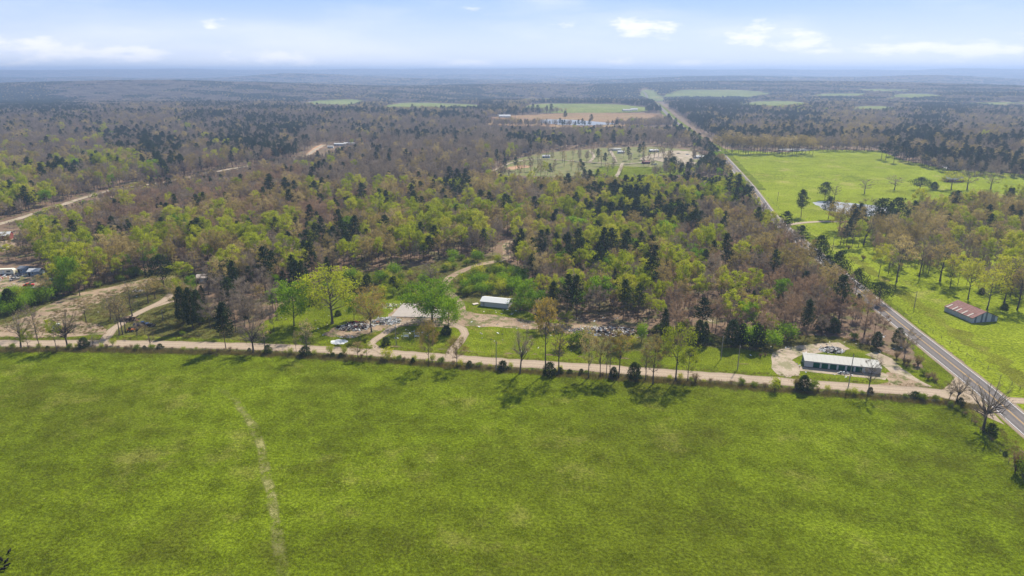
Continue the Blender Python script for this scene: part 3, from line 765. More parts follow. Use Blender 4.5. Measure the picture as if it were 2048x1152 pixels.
BT, BU, LT, PT, CT, SH = ('bare_tree', 'bare tree'), ('budding_tree', 'budding tree'), ('leafy_tree', 'leafy tree'), ('pine_tree', 'pine tree'), ('cedar_tree', 'cedar'), ('shrub', 'shrub')
for key, px, py, top, wp, (nm, ct), lb in [
    # along the south side of the gravel road, west to east
    ('bare_b', 42, 697, 622, 44, BT, 'leaning bare grey tree at the west end of the gravel road'),
    ('ybud', 58, 699, 661, 22, BU, 'small fresh green tree beside the leaning bare tree on the roadside'),
    ('slim', 80, 698, 640, 20, BT, 'slim dark bare trunk between small green trees on the roadside'),
    ('bare_a', 72, 668, 610, 40, BT, 'grey bare tree on the dirt yard north of the gravel road'),
    ('ybud', 114, 701, 640, 26, BU, 'thin yellow green tree in front of the old white truck'),
    ('bigbare', 136, 697, 622, 54, BT, 'gnarled bare tree with wide low limbs before the old white truck'),
    ('cedar_c', 169, 696, 675, 22, CT, 'dark cedar bush opposite the yard track at the gravel road'),
    ('bare_b', 186, 692, 671, 14, BT, 'tiny bare roadside tree next to the dark cedar bush'),
    ('shrub_y', 226, 691, 678, 14, SH, 'thin yellow green shrub where the yard track meets the road'),
    ('bare_b', 300, 694, 667, 18, BT, 'small forked bare tree on the verge below the blue truck'),
    ('pine_tall', 453, 698, 608, 33, PT, 'slender pine with a long thin trunk on the road edge'),
    ('bigbare', 507, 706, 632, 60, BT, 'pale limbed bare tree spreading over the gravel road'),
    ('slim', 530, 702, 640, 22, BT, 'thin bare tree just past the pale limbed tree'),
    ('cedar_ball', 536, 707, 691, 18, CT, 'small round cedar at the foot of a thin bare tree'),
    ('slim', 593, 706, 662, 10, BT, 'very thin bare sapling west of the round cedar bush'),
    ('slim', 615, 712, 640, 24, BT, 'thin grey tree growing out of a dark cedar bush'),
    ('cedar_ball', 611, 711, 693, 25, CT, 'wide dark cedar bush under a thin grey tree'),
    ('shrub_y', 662, 709, 690, 16, SH, 'yellow green shrub on the fence line before the white tarp'),
    ('shrub_y', 688, 711, 694, 13, SH, 'narrow green shrub between two yellow green ones on the fence line'),
    ('sparse_bud', 716, 716, 684, 26, BU, 'small yellow budding tree where the driveway reaches the road'),
    ('ybud', 734, 717, 684, 24, BU, 'small fresh green tree beside the driveway mouth'),
    ('shrub_y', 776, 719, 699, 26, SH, 'loose light green shrub on the road edge east of the driveway'),
    ('cedar_ball', 826, 727, 716, 10, CT, 'tiny dark cedar in the fence line weeds'),
    ('orange', 858, 732, 643, 36, BU, 'tall amber tree on the fence line before the big green tree'),
    ('orange', 914, 735, 674, 40, BU, 'round crowned amber tree on the fence line at the loop drive'),
    ('cedar_ball', 1006, 740, 722, 22, CT, 'dark cedar bush beside the roadside utility pole'),
    ('bare_b', 1040, 747, 655, 46, BT, 'forked bare tree east of the utility pole'),
    ('tall_bud', 1091, 748, 596, 42, BU, 'tallest budding tree of the fence line with a high golden crown'),
    ('cedar_ball', 1099, 750, 726, 28, CT, 'big round cedar at the foot of the tall golden crowned tree'),
    ('slim', 1118, 749, 642, 32, BU, 'slim half bare tree east of the big round cedar'),
    ('cedar_ball', 1121, 748, 735, 12, CT, 'small cedar around the foot of a slim half bare tree'),
    ('sparse_bud', 1177, 756, 660, 38, BU, 'double trunked tree with thin amber buds in the fence line row'),
    ('slim', 1200, 755, 668, 22, BU, 'slim budding tree second in the thick roadside row'),
    ('slim', 1212, 757, 672, 18, BU, 'very slim budding trunk third in the thick roadside row'),
    ('slim', 1219, 757, 676, 18, BU, 'very slim budding trunk fourth in the thick roadside row'),
    ('tall_bud', 1237, 756, 665, 40, BU, 'golden budding tree at the east end of the thick roadside row'),
    ('cedar_c', 1227, 755, 734, 18, CT, 'dark pointed cedar within the thick roadside row'),
    ('cedar_c', 1268, 760, 725, 28, CT, 'bushy cedar standing alone east of the golden budding tree'),
    ('slim', 1291, 761, 690, 22, BT, 'thin bare trunk just west of the wide budding trees'),
    ('sparse_bud', 1306, 768, 677, 46, BU, 'twin stemmed tree with pale buds beside the spreading oak'),
    ('oak_b', 1351, 763, 656, 66, BU, 'spreading oak with pale yellow leaf tufts over the gravel road'),
    ('ybud', 1375, 764, 700, 36, BU, 'low yellow green side growth next to the spreading oak'),
    ('shrub_d', 1390, 765, 747, 24, SH, 'brown brambly shrub below the spreading oak'),
    ('shrub_y', 1550, 782, 757, 22, SH, 'yellow green shrub on the fence line before the storage units'),
    ('shrub_d', 1592, 779, 756, 22, SH, 'rusty brown shrub beside the pointed cedar at the storage units'),
    ('cedar_c', 1606, 783, 751, 26, CT, 'pointed dark cedar across the road from the storage units'),
    ('shrub_g', 1625, 782, 762, 19, SH, 'light green shrub touching the pointed cedar'),
    ('bare_a', 1736, 790, 712, 40, BT, 'bare tree in front of the east end of the storage building'),
    ('cedar_ball', 1740, 788, 775, 12, CT, 'small cedar at the foot of the bare tree by the storage units'),
    ('cedar_ball', 1830, 797, 784, 24, CT, 'low dark cedar near the road junction'),
    ('bare_b', 1898, 801, 765, 20, BT, 'small reddish bare tree nearest the road junction'),
    ('bare_b', 1911, 808, 750, 42, BT, 'leaning reddish bare tree at the corner of the pasture'),
    ('cedar_ball', 1920, 810, 796, 16, CT, 'small cedar behind the leaning reddish tree at the pasture corner'),
    ('bigbare', 1966, 860, 766, 84, BT, 'big spreading bare tree at the pasture corner by the highway'),
    ('cedar_ball', 1981, 868, 848, 24, CT, 'round ball shaped cedar at the foot of the big bare tree'),
    ('shrub_d', 2030, 944, 905, 34, SH, 'brown tangled shrub on the pasture edge by the highway'),
    ('shrub_g', 2046, 955, 920, 30, SH, 'green shrub on the pasture edge by the highway'),
    # yard on the left
    ('slim', 173, 645, 600, 20, BT, 'lone thin bare tree on the dirt yard'),
    ('bare_b', 221, 640, 590, 30, BT, 'half bare tree beside the dirt yard clump'),
    ('slim', 239, 670, 598, 24, BT, 'westmost thin trunk of the clump at the yard track'),
    ('slim', 246, 669, 592, 24, BT, 'middle thin trunk of the clump at the yard track'),
    ('slim', 251, 664, 600, 22, BT, 'back thin trunk of the clump at the yard track'),
    ('slim', 265, 632, 566, 26, BT, 'tall thin bare tree behind the rusty log heap'),
    ('bare_b', 274, 671, 640, 22, BT, 'small bare tree right before the blue truck'),
    ('slim', 290, 668, 650, 10, BT, 'bare sapling under the black trailer'),
    ('cedar_c', 368, 647, 574, 27, CT, 'west cedar of the dark clump beside the green lawn'),
    ('cedar_c', 386, 657, 576, 27, CT, 'front cedar of the dark clump beside the green lawn'),
    ('cedar_c', 400, 651, 580, 26, CT, 'east cedar of the dark clump beside the green lawn'),
    ('sparse_bud', 297, 607, 558, 32, BU, 'thin budding tree beside the curved yard track'),
    ('sparse_bud', 311, 598, 556, 28, BU, 'thin budding tree beyond the curved yard track'),
    ('pine_wide', 328, 577, 514, 52, PT, 'wide flat topped pine behind the curved yard track'),
    ('budy0', 369, 573, 524, 40, BU, 'round yellow green tree at the head of the yard track'),
    ('slim', 394, 572, 498, 18, BT, 'tall bare pole like tree at the hidden house'),
    ('pine_wide', 458, 588, 522, 44, PT, 'dense dark pine behind the cedar clump'),
    ('cedar_c', 425, 575, 540, 22, CT, 'dark cedar at the hidden house'),
    ('cedar_c', 24, 626, 578, 30, CT, 'dark cedar at the west edge of the dirt yard'),
    ('elm_b', 140, 586, 516, 38, LT, 'bright lime green tree standing above the dirt yard'),
    ('ybud', 160, 592, 545, 30, BU, 'lime green tree touching the bright tree above the dirt yard'),
    ('shrub_l', 128, 590, 560, 40, SH, 'wide lime shrub below the bright tree above the dirt yard'),
    # homestead
    ('elm_b', 588, 651, 566, 62, LT, 'bright green tree with a leaning trunk on the lawn'),
    ('oak', 665, 647, 545, 106, BU, 'largest yellow green oak on the lawn beside the burnt debris'),
    ('elm_b', 708, 640, 592, 30, LT, 'small green tree behind the burnt debris'),
    ('amber', 743, 664, 576, 66, BU, 'amber budding tree with several stems beside the burnt debris'),
    ('cedar_ball', 676, 631, 621, 14, CT, 'tiny dark cedar behind the largest oak trunk'),
    ('elm', 864, 643, 568, 102, LT, 'widest bright green tree in front of the concrete slab'),
    ('elm_b', 896, 663, 598, 46, LT, 'smaller bright green tree beside the widest green tree'),
    ('cedar_ball', 772, 690, 675, 19, CT, 'dark bush on the lawn island of the loop drive'),
    ('cedar_ball', 893, 668, 652, 22, CT, 'dark bush under the smaller bright green tree'),
    ('cedar_c', 704, 581, 553, 24, CT, 'egg shaped cedar behind the amber tree'),
    ('cedar_c', 735, 580, 549, 22, CT, 'pointed cedar in the brush behind the slab'),
    ('cedar_c', 788, 577, 552, 22, CT, 'dark cedar in the green brush north of the slab'),
    ('cedar_ball', 800, 577, 562, 16, CT, 'low cedar beside another in the brush north of the slab'),
    ('cedar_ball', 627, 610, 596, 18, CT, 'small dark bush at the back of the lawn'),
    ('bare_a', 861, 569, 526, 44, BT, 'round crowned bare tree beside the winding dirt track'),
    ('elm_b', 1046, 612, 560, 44, LT, 'green tree just east of the white shed'),
    ('elm_b', 1072, 628, 582, 42, LT, 'lower green tree southeast of the white shed'),
    ('shrub_l', 1040, 622, 598, 34, SH, 'green shrub against the east wall of the white shed'),
    ('ybud', 1132, 650, 625, 28, BU, 'small lime tree at the edge of the dirt apron'),
    ('shrub_g', 1142, 690, 672, 26, SH, 'green bush south of the dirt apron'),
    ('shrub_g', 1160, 692, 668, 40, SH, 'wider bush between the dirt apron and the roadside row'),
    ('shrub_y', 1120, 700, 680, 34, SH, 'yellow green bush at the corner of the homestead lawn'),
    ('shrub_l', 1283, 684, 652, 20, SH, 'upright bright green shrub east of the rubble heap'),
    ('tall_bud', 1098, 652, 598, 44, BU, 'golden budding tree on the far side of the dirt apron'),
    ('cedar_c', 1396, 694, 640, 26, CT, 'dark cedar pair member west of the first wooden pole'),
    ('cedar_c', 1408, 690, 644, 20, CT, 'narrow cedar behind the first wooden pole'),
    ('cedar_c', 1462, 694, 640, 32, CT, 'broad dark cedar between the poles and the storage lot'),
    ('cedar_c', 1482, 692, 648, 28, CT, 'cedar among the dark thicket west of the storage lot'),
    ('cedar_c', 1512, 698, 650, 34, CT, 'widest cedar of the thicket west of the storage lot'),
    ('shrub_l', 1500, 696, 656, 34, SH, 'bright green shrub between the dark cedars west of the storage lot'),
    ('shrub_l', 1545, 697, 666, 34, SH, 'round bright green shrub at the end of the cedar thicket'),
    ('shrub_l', 1574, 682, 652, 38, SH, 'bright green shrub at the forest edge behind the storage lot'),
    ('pine_tall', 1611, 676, 602, 24, PT, 'slender pine at the forest edge behind the storage lot'),
    ('cedar_c', 1640, 664, 630, 22, CT, 'cedar at the forest edge behind the storage building'),
    ('cedar_c', 1666, 668, 636, 26, CT, 'darker cedar at the forest edge behind the storage building'),
    ('cedar_c', 1752, 696, 664, 22, CT, 'cedar beside the highway behind the storage building'),
    ('cedar_c', 1795, 690, 656, 24, CT, 'cedar on the highway bank nearest the asphalt'),
    ('shrub_d', 1810, 700, 684, 30, SH, 'brown brush on the highway bank'),
    ('shrub_d', 1836, 732, 714, 30, SH, 'brown brush in the point between highway and storage lot'),
    ('shrub_d', 1866, 758, 746, 20, SH, 'reddish brush near the junction on the highway bank'),
    # pines along the highway
    ('pine_wide', 1757, 607, 568, 56, PT, 'spreading pine leaning over the highway'),
    ('pine_wide', 1711, 592, 540, 36, PT, 'dark pine second along the highway from the spreading one'),
    ('pine_wide', 1672, 572, 506, 42, PT, 'rounded dark pine third along the highway'),
    ('pine_wide', 1636, 540, 474, 42, PT, 'rounded dark pine fourth along the highway'),
    ('pine0', 1600, 500, 452, 30, PT, 'dark pine fifth along the highway'),
    ('pine1', 1568, 476, 424, 28, PT, 'dark pine near the side drive opposite the pond'),
    ('pine2', 1650, 560, 512, 26, PT, 'narrow pine between two rounded ones along the highway'),
    # east of the highway
    ('pine_tall', 1601, 434, 381, 22, PT, 'wind swept lone pine on the field by the pond'),
    ('pine_wide', 1649, 400, 366, 28, PT, 'lone pine on the field north of the pond'),
    ('bare_a', 1669, 400, 371, 22, BT, 'bare tree beside the lone pine north of the pond'),
    ('pine_tall', 1656, 438, 394, 24, PT, 'pine at the west tip of the pond'),
    ('amber', 1678, 462, 404, 56, BU, 'wide vase shaped budding tree by the pond drive'),
    ('pine_tall', 1703, 463, 410, 22, PT, 'thin pine by the pond drive next to the vase shaped tree'),
    ('pine_tall', 1716, 452, 408, 20, PT, 'pine behind the pond drive'),
    ('bare_a', 1729, 452, 396, 46, BT, 'broad bare crown over the pond behind the drive'),
    ('pine_wide', 1757, 468, 400, 48, PT, 'large dark pine south of the pond'),
    ('pine_wide', 1790, 452, 398, 42, PT, 'large dark pine at the east end of the pond'),
    ('bare_b', 1727, 490, 436, 34, BT, 'leaning bare tree on the grass south of the pond drive'),
    ('bare_a', 1729, 388, 359, 32, BT, 'round bare tree on the field behind the pond'),
    ('bare_a', 1787, 388, 352, 36, BT, 'larger round bare tree on the field behind the pond'),
    ('pine_wide', 1838, 390, 356, 38, PT, 'tall round pine on the field east of the pond'),
    ('cedar_c', 1866, 388, 364, 16, CT, 'small dark cedar beside the tall round pine on the field'),
    ('ybud', 1757, 553, 489, 27, BU, 'slender pale green tree on the grass opposite the highway pines'),
    ('ybud', 1777, 547, 492, 20, BU, 'slender pale green tree behind another on the roadside grass'),
    ('sparse_bud', 1793, 564, 478, 50, BU, 'broad grey green tree at the edge of the eastern grove'),
    ('bare_a', 1838, 553, 474, 42, BT, 'tall grey bare tree at the edge of the eastern grove'),
    ('sparse_bud', 1880, 562, 488, 54, BU, 'wide grey tree with thin buds behind the rusty barn'),
    ('oak_b', 1936, 598, 520, 46, BU, 'pale yellow tufted tree behind the rusty barn'),
    ('oak_b', 1974, 619, 545, 56, BU, 'pale yellow tufted tree nearest the rusty barn'),
    ('oak_b', 2008, 606, 515, 62, BU, 'large pale yellow tree east of the rusty barn'),
    ('sparse_bud', 2034, 620, 540, 46, BU, 'thin grey tree at the field edge east of the barn'),
    ('cedar_ball', 2008, 619, 607, 14, CT, 'small dark bush in the shade east of the rusty barn'),
    ('cedar_ball', 1962, 588, 576, 12, CT, 'low dark bush north of the rusty barn'),
    ('ybud', 1900, 392, 345, 44, BU, 'yellow green tree beside the brick house on the far field'),
    ('bare_a', 1932, 390, 340, 44, BT, 'grey bare tree behind the brick house on the far field'),
    ('bare_a', 1980, 385, 345, 36, BT, 'grey bare tree on the far field east of the brick house'),
]:
    solo(key, px, py, top, wp, nm, lb, ct, rz=0.0 if key in ('bare_b', 'elm_b') else None)

# rows and groups on the right
rows = []
for i in range(34): rows.append(((('budo%d', 'budo%d')[i % 2]) % (i % 3), 1432 + i * 5.8 + rng.uniform(-2, 2), 306 + rng.uniform(-3, 4) + (i / 34) * 3, 36 + rng.uniform(-4, 4), 'budding_tree', 'budding tree', 'round budding tree in the long row behind the green field', 'budding trees in the row behind the green field', 19))
for i in range(17): rows.append((('bareg%d' if i % 3 else 'budo%d') % (i % 3), 1640 + i * 7.4 + rng.uniform(-1.5, 1.5), 303 + rng.uniform(-2, 2), 26 + rng.uniform(-2, 3), 'bare_tree' if i % 3 else 'budding_tree', 'bare tree' if i % 3 else 'budding tree', 'small crowned tree in the thin row behind the green field', 'trees in the thin row behind the green field', 15))
for i in range(40):
    x = 1762 + i * 7.2 + rng.uniform(-4, 4); t = (x - 1762) / 290
    rows.append(('pine%d' % (i % 3), x, 316 + 30 * t + rng.uniform(-9, 9), 34 + rng.uniform(-5, 7), 'pine_tree', 'pine tree', 'dark pine in the belt behind the green field', 'dark pines in the belt behind the green field', 15))
for key, x, y, hpx, nm, ct, lb, gr, wpx in rows: solo(key, x, y, y - hpx, wpx, nm, lb, ct, group=gr)
for i in range(11):
    x, y = [(1010, 340), (1031, 338), (1100, 352), (1160, 342), (1166, 350), (1196, 322), (1210, 330), (1256, 318), (1278, 312), (1286, 308), (1330, 340)][i]
    solo('pine%d' % (i % 3), x, y + 4, y - 24, 10, 'pine_tree', 'thin dark pine standing in the forest clearing', 'pine tree', group='thin pines in the forest clearing')
for i, (x, y) in enumerate([(1340, 352), (1346, 349), (1400, 352), (1412, 345), (1420, 338), (1430, 350), (1444, 356)]):
    solo('pine_wide', x, y, y - 34, 26, 'pine_tree', 'dark pine at the highway corner of the forest clearing', 'pine tree', group='dark pines at the corner of the clearing')
for i in range(70):
    x = rng.uniform(985, 1425); y = rng.uniform(306, 356)
    solo(('slim', 'bareg0', 'bareg1')[i % 3], x, y, y - rng.uniform(20, 30), 9, 'bare_tree', 'thin bare tree standing in the forest clearing', 'bare tree', group='thin bare trees in the forest clearing')
for i, (x, y) in enumerate([(1066, 222), (1075, 224), (1102, 222), (1130, 236), (1182, 243), (1020, 228), (1030, 232)]):
    solo('pine%d' % (i % 3), x, y + 6, y - 14, 9, 'pine_tree', 'dark tree on the brown meadow around the lake', 'pine tree', group='dark trees on the brown meadow')

# ------------------------------------------------------------------ forest
OPEN = [  # outlines (photo pixels of the ground) where no forest stands
    [(-900, 664), (0, 650), (60, 618), (150, 588), (240, 566), (330, 540), (400, 548), (392, 580), (352, 602), (350, 640), (420, 664), (560, 668), (545, 640), (560, 612), (600, 594), (640, 566), (720, 545), (850, 530), (905, 512), (1000, 508), (1035, 540), (1075, 600), (1100, 636), (1150, 640), (1250, 652), (1300, 640), (1330, 672), (1420, 668), (1440, 690), (1550, 690), (1600, 668), (1700, 684), (1790, 722), (1850, 748), (1760, 620), (1545, 440), (1436, 300), (1560, 306), (1640, 300), (1760, 303), (1800, 320), (1900, 350), (2060, 358), (2300, 370), (2500, 700), (2500, 3000), (-1500, 3000)],
    [(-200, 520), (0, 522), (70, 530), (105, 548), (112, 580), (80, 612), (0, 655), (-200, 660)],
    [(-100, 455), (0, 452), (30, 460), (42, 482), (36, 505), (-100, 512)],
    [(985, 354), (1010, 326), (1080, 306), (1190, 294), (1290, 292), (1380, 298), (1428, 316), (1412, 347), (1330, 354), (1240, 364), (1120, 358)],
    [(1068, 238), (1080, 252), (1200, 256), (1260, 250), (1250, 240)],
    [(610, 320), (622, 297), (650, 286), (652, 294), (700, 292), (700, 300), (650, 302), (626, 320)],
    [(955, 248), (985, 234), (1150, 226), (1330, 226), (1342, 240), (1325, 247), (1180, 255), (1040, 252)],
    [(1444, 305), (1420, 288), (1322, 219), (1346, 219), (1400, 262), (1470, 300)],
    [(1276, 196), (1280, 176), (1296, 178), (1336, 202), (1340, 222), (1322, 222)],
    [(370, 578), (380, 552), (450, 546), (470, 552), (440, 570), (400, 582)],
] + FARF
GROVE = [(1662, 492), (1700, 470), (1740, 452), (1800, 438), (1830, 428), (1880, 424), (1960, 418), (2070, 408), (2400, 410), (2400, 640), (2070, 622), (1985, 585), (1900, 580), (1860, 548), (1800, 545), (1760, 530), (1740, 500), (1700, 500)]
KINDS = ['bareg', 'barer', 'budy', 'budo', 'leaf', 'pine', 'cedar']
CP = np.array([  # px, py, then weights of KINDS
    (50, 250, .6, 0, 0, .2, 0, .2, 0), (300, 240, .6, 0, 0, .22, 0, .18, 0), (450, 235, .35, 0, 0, .1, 0, .55, 0), (650, 235, .5, 0, 0, .12, 0, .38, 0), (900, 255, .55, 0, 0, .1, 0, .35, 0),
    (100, 300, .55, .05, .05, .2, 0, .15, 0), (60, 400, .2, 0, .38, .27, .05, .1, 0), (60, 340, .3, 0, .2, .3, .02, .18, 0), (230, 350, .3, 0, .2, .35, .03, .12, 0), (300, 425, .25, .5, .03, .14, 0, .08, 0), (500, 380, .25, .5, .03, .14, 0, .08, 0),
    (400, 310, .5, .1, .05, .2, 0, .15, 0), (650, 335, .65, .15, .02, .1, 0, .08, 0), (850, 330, .75, .07, 0, .08, 0, .1, 0), (1100, 290, .6, 0, .04, .1, 0, .26, 0), (1300, 270, .6, 0, .05, .15, 0, .2, 0),
    (100, 500, .15, 0, .5, .25, .05, .05, 0), (300, 500, .1, .15, .38, .3, .02, .05, 0), (500, 520, .2, 0, .33, .3, .03, .14, 0), (480, 610, .28, 0, .04, .2, .05, .28, .15), (700, 490, .15, 0, .45, .28, .02, .1, 0),
    (200, 455, .15, .35, .12, .26, 0, .12, 0), (620, 440, .05, .42, .08, .2, 0, .25, 0), (450, 460, .1, .4, .1, .25, 0, .15, 0), (900, 450, .2, 0, .5, .2, .02, .08, 0), (900, 405, .28, .1, .06, .28, 0, .28, 0), (1000, 385, .3, .05, .12, .38, 0, .15, 0),
    (1150, 385, .2, 0, .22, .28, .02, .28, 0), (1300, 420, .1, 0, .3, .1, .04, .46, 0), (1400, 400, .18, 0, .34, .1, .04, .34, 0), (1100, 500, .22, .05, .36, .2, .02, .15, 0), (1250, 500, .18, .05, .28, .17, .02, .3, 0),
    (1200, 610, .2, .05, .2, .15, .1, .2, .1), (1400, 560, .15, .3, .2, .15, .02, .18, 0), (1500, 470, .3, .2, .06, .18, 0, .26, 0), (1600, 560, .15, .64, .03, .13, 0, .05, 0), (1500, 620, .1, .42, .15, .1, .02, .13, .08),
    (1700, 640, .2, .38, .1, .08, 0, .16, .08), (1800, 510, .34, .1, .08, .43, 0, .05, 0), (1950, 440, .22, 0, .2, .5, 0, .08, 0), (1980, 560, .2, 0, .38, .4, 0, .02, 0), (1720, 440, .2, 0, .05, .35, 0, .4, 0),
    (1950, 340, .25, 0, 0, .15, 0, .6, 0), (1500, 255, .45, 0, 0, .2, 0, .35, 0), (1500, 285, .2, 0, 0, .1, 0, 1.4, 0), (1650, 285, .3, 0, 0, .1, 0, 1.2, 0), (1750, 250, .52, 0, 0, .3, 0, .18, 0), (1950, 250, .6, 0, 0, .22, 0, .18, 0), (1420, 235, .1, 0, 0, .1, 0, .8, 0),
    (1100, 190, .35, 0, 0, .5, 0, .15, 0), (1300, 208, .2, 0, 0, .25, 0, .55, 0), (1550, 218, .2, 0, .1, .7, 0, .1, 0), (1400, 250, .1, 0, 0, 0, 0, 2.4, 0), (1460, 242, .1, 0, 0, 0, 0, 2.4, 0), (1560, 246, .1, 0, 0, .1, 0, 2.2, 0), (1440, 228, .1, 0, 0, 0, 0, 2.4, 0), (1240, 200, .1, 0, 0, .1, 0, 2.2, 0), (1285, 206, .1, 0, 0, .1, 0, 2.2, 0), (920, 200, .1, 0, 0, .1, 0, 2, 0), (470, 262, .2, 0, 0, .05, 0, 1.3, 0), (520, 280, .2, 0, 0, .05, 0, 1.3, 0), (60, 218, .1, 0, 0, 0, 0, 2.2, 0), (300, 312, .2, 0, 0, .1, 0, 1.2, 0), (1500, 268, .3, 0, 0, .7, 0, .05, 0), (1700, 266, .35, 0, 0, .6, 0, .05, 0), (1380, 200, .1, 0, 0, 0, 0, 2, 0), (1850, 280, .1, 0, 0, .1, 0, 1.5, 0), (1900, 230, .2, 0, 0, .1, 0, 1.3, 0), (1700, 200, .4, 0, 0, .5, 0, .2, 0), (900, 200, .2, 0, 0, .7, 0, .2, 0), (700, 195, .3, 0, 0, .6, 0, .1, 0), (200, 180, .62, 0, 0, .13, 0, .25, 0), (800, 190, .3, 0, 0, .4, 0, .3, 0), (1000, 160, .5, 0, 0, .35, 0, .15, 0), (1800, 170, .6, 0, 0, .25, 0, .15, 0)])
rs = np.random.RandomState(21)
ROADS_N['clear_front'] = np.array([[q.x, q.y] for q in (P(x, 358) for x in range(1000, 1400, 10))])


def cnoise(x, y, lam, seed):
    r = np.random.RandomState(seed); v = 0
    for _ in range(5):
        a = r.uniform(0, 6.28); l = lam * r.uniform(.6, 1.5)
        v = v + np.sin((x * math.cos(a) + y * math.sin(a)) * 6.283 / l + r.uniform(0, 6.28))
    return v / 5


def scatter(d0, d1, sp):
    xs = np.arange(-d1, d1, sp); ys = np.arange(d0 * .4, d1, sp)
    X, Y = np.meshgrid(xs, ys); X = X.ravel() + rs.uniform(-.48, .48, X.size) * sp; Y = Y.ravel() + rs.uniform(-.48, .48, Y.size) * sp
    D = np.hypot(X, Y); k = (D >= d0) & (D < d1) & (np.abs(np.arctan2(X, Y)) < R(43)); X = X[k]; Y = Y[k]
    Z = hgt(X, Y); px, py = proj(X, Y, Z)
    k = (px > -160) & (px < 2210)
    for pl in OPEN: k &= ~(inside(px, py, pl) & ~(inside(px, py, GROVE)))
    gr = inside(px, py, GROVE); k &= ~gr | (rs.uniform(size=len(X)) < .75)
    k &= rs.uniform(size=len(X)) < np.clip(.93 + .5 * cnoise(X, Y, 90, 3), .45, 1)
    X, Y, Z, px, py = X[k], Y[k], Z[k], px[k], py[k]
    if d0 < 3000:
        k = np.ones(len(X), bool)
        for pts, w_ in ROADS:
            a = pts[:-1]; b_ = pts[1:]; mn = pts.min(0) - w_; mx = pts.max(0) + w_
            idx = np.where((X > mn[0]) & (X < mx[0]) & (Y > mn[1]) & (Y < mx[1]))[0]
            for i in range(len(a)):
                ab = b_[i] - a[i]; L2 = max(ab @ ab, 1e-6)
                q = np.stack([X[idx], Y[idx]], 1) - a[i]; t = np.clip(q @ ab / L2, 0, 1)
                k[idx[np.hypot(q[:, 0] - t * ab[0], q[:, 1] - t * ab[1]) < w_ + .8]] = False
        if d0 < 700:
            for sx, sy, sr in SOLO: k &= np.hypot(X - sx, Y - sy) > sr + 1.5
            for sx, sy, sr in KEEP: k &= np.hypot(X - sx, Y - sy) > sr
        X, Y, Z, px, py = X[k], Y[k], Z[k], px[k], py[k]
    return X, Y, Z, px, py


def weights(X, Y, px, py):
    d = ((px[:, None] - CP[:, 0]) / 1.6) ** 2 + ((py[:, None] - CP[:, 1]) * 1.25) ** 2 + 300
    wt = d ** -2.4; wt /= wt.sum(1)[:, None]; W_ = wt @ CP[:, 2:]
    pn = np.where(py < 330, 1.9 * cnoise(X, Y, 330, 51), 1.7 * cnoise(X, Y, 120, 16))
    m = np.stack([cnoise(X, Y, 120, 11), cnoise(X, Y, 110, 12), cnoise(X, Y, 75, 13), cnoise(X, Y, 80, 14), cnoise(X, Y, 60, 15), pn, cnoise(X, Y, 50, 17)], 1)
    W_[:, 5] *= np.where((px > 1130) & (px < 1540) & (py > 365) & (py < 500), .75, np.where(py > 240, .4, .7)); W_[:, 3] *= .75; W_[:, 2] *= .72; W_[:, 0] *= 1.15; W_[:, 1] *= 1.2; W_[:, 0] *= np.where(py < 400, 1.7, 1.1); W_ = W_ * np.exp(1.9 * m); return W_ / W_.sum(1)[:, None]


BLOCK = [(p.x, p.y) for p in (P(1640, 728), P(1700, 735), P(975, 604), P(990, 604), P(1005, 606), P(800, 620), P(840, 622))]
KEEP = [(p.x, p.y, r) for p, r in ((P(990, 600), 16), (P(1210, 655), 12), (P(2005, 462), 9), (P(2022, 492), 6), (P(10, 470), 12))]
bk = bpy.data.collections.new('tree_stock'); order = []
for key in [k + str(i) for k in KINDS for i in range(3)]:
    if key in PROTO: o = bpy.data.objects.new('s%03d' % len(order), PROTO[key]['joined']); bk.objects.link(o); order.append(key)
bk2 = bpy.data.collections.new('grove_stock')
for i, me in enumerate(PROTO_P): o = bpy.data.objects.new('g%03d' % i, me); bk2.objects.link(o)


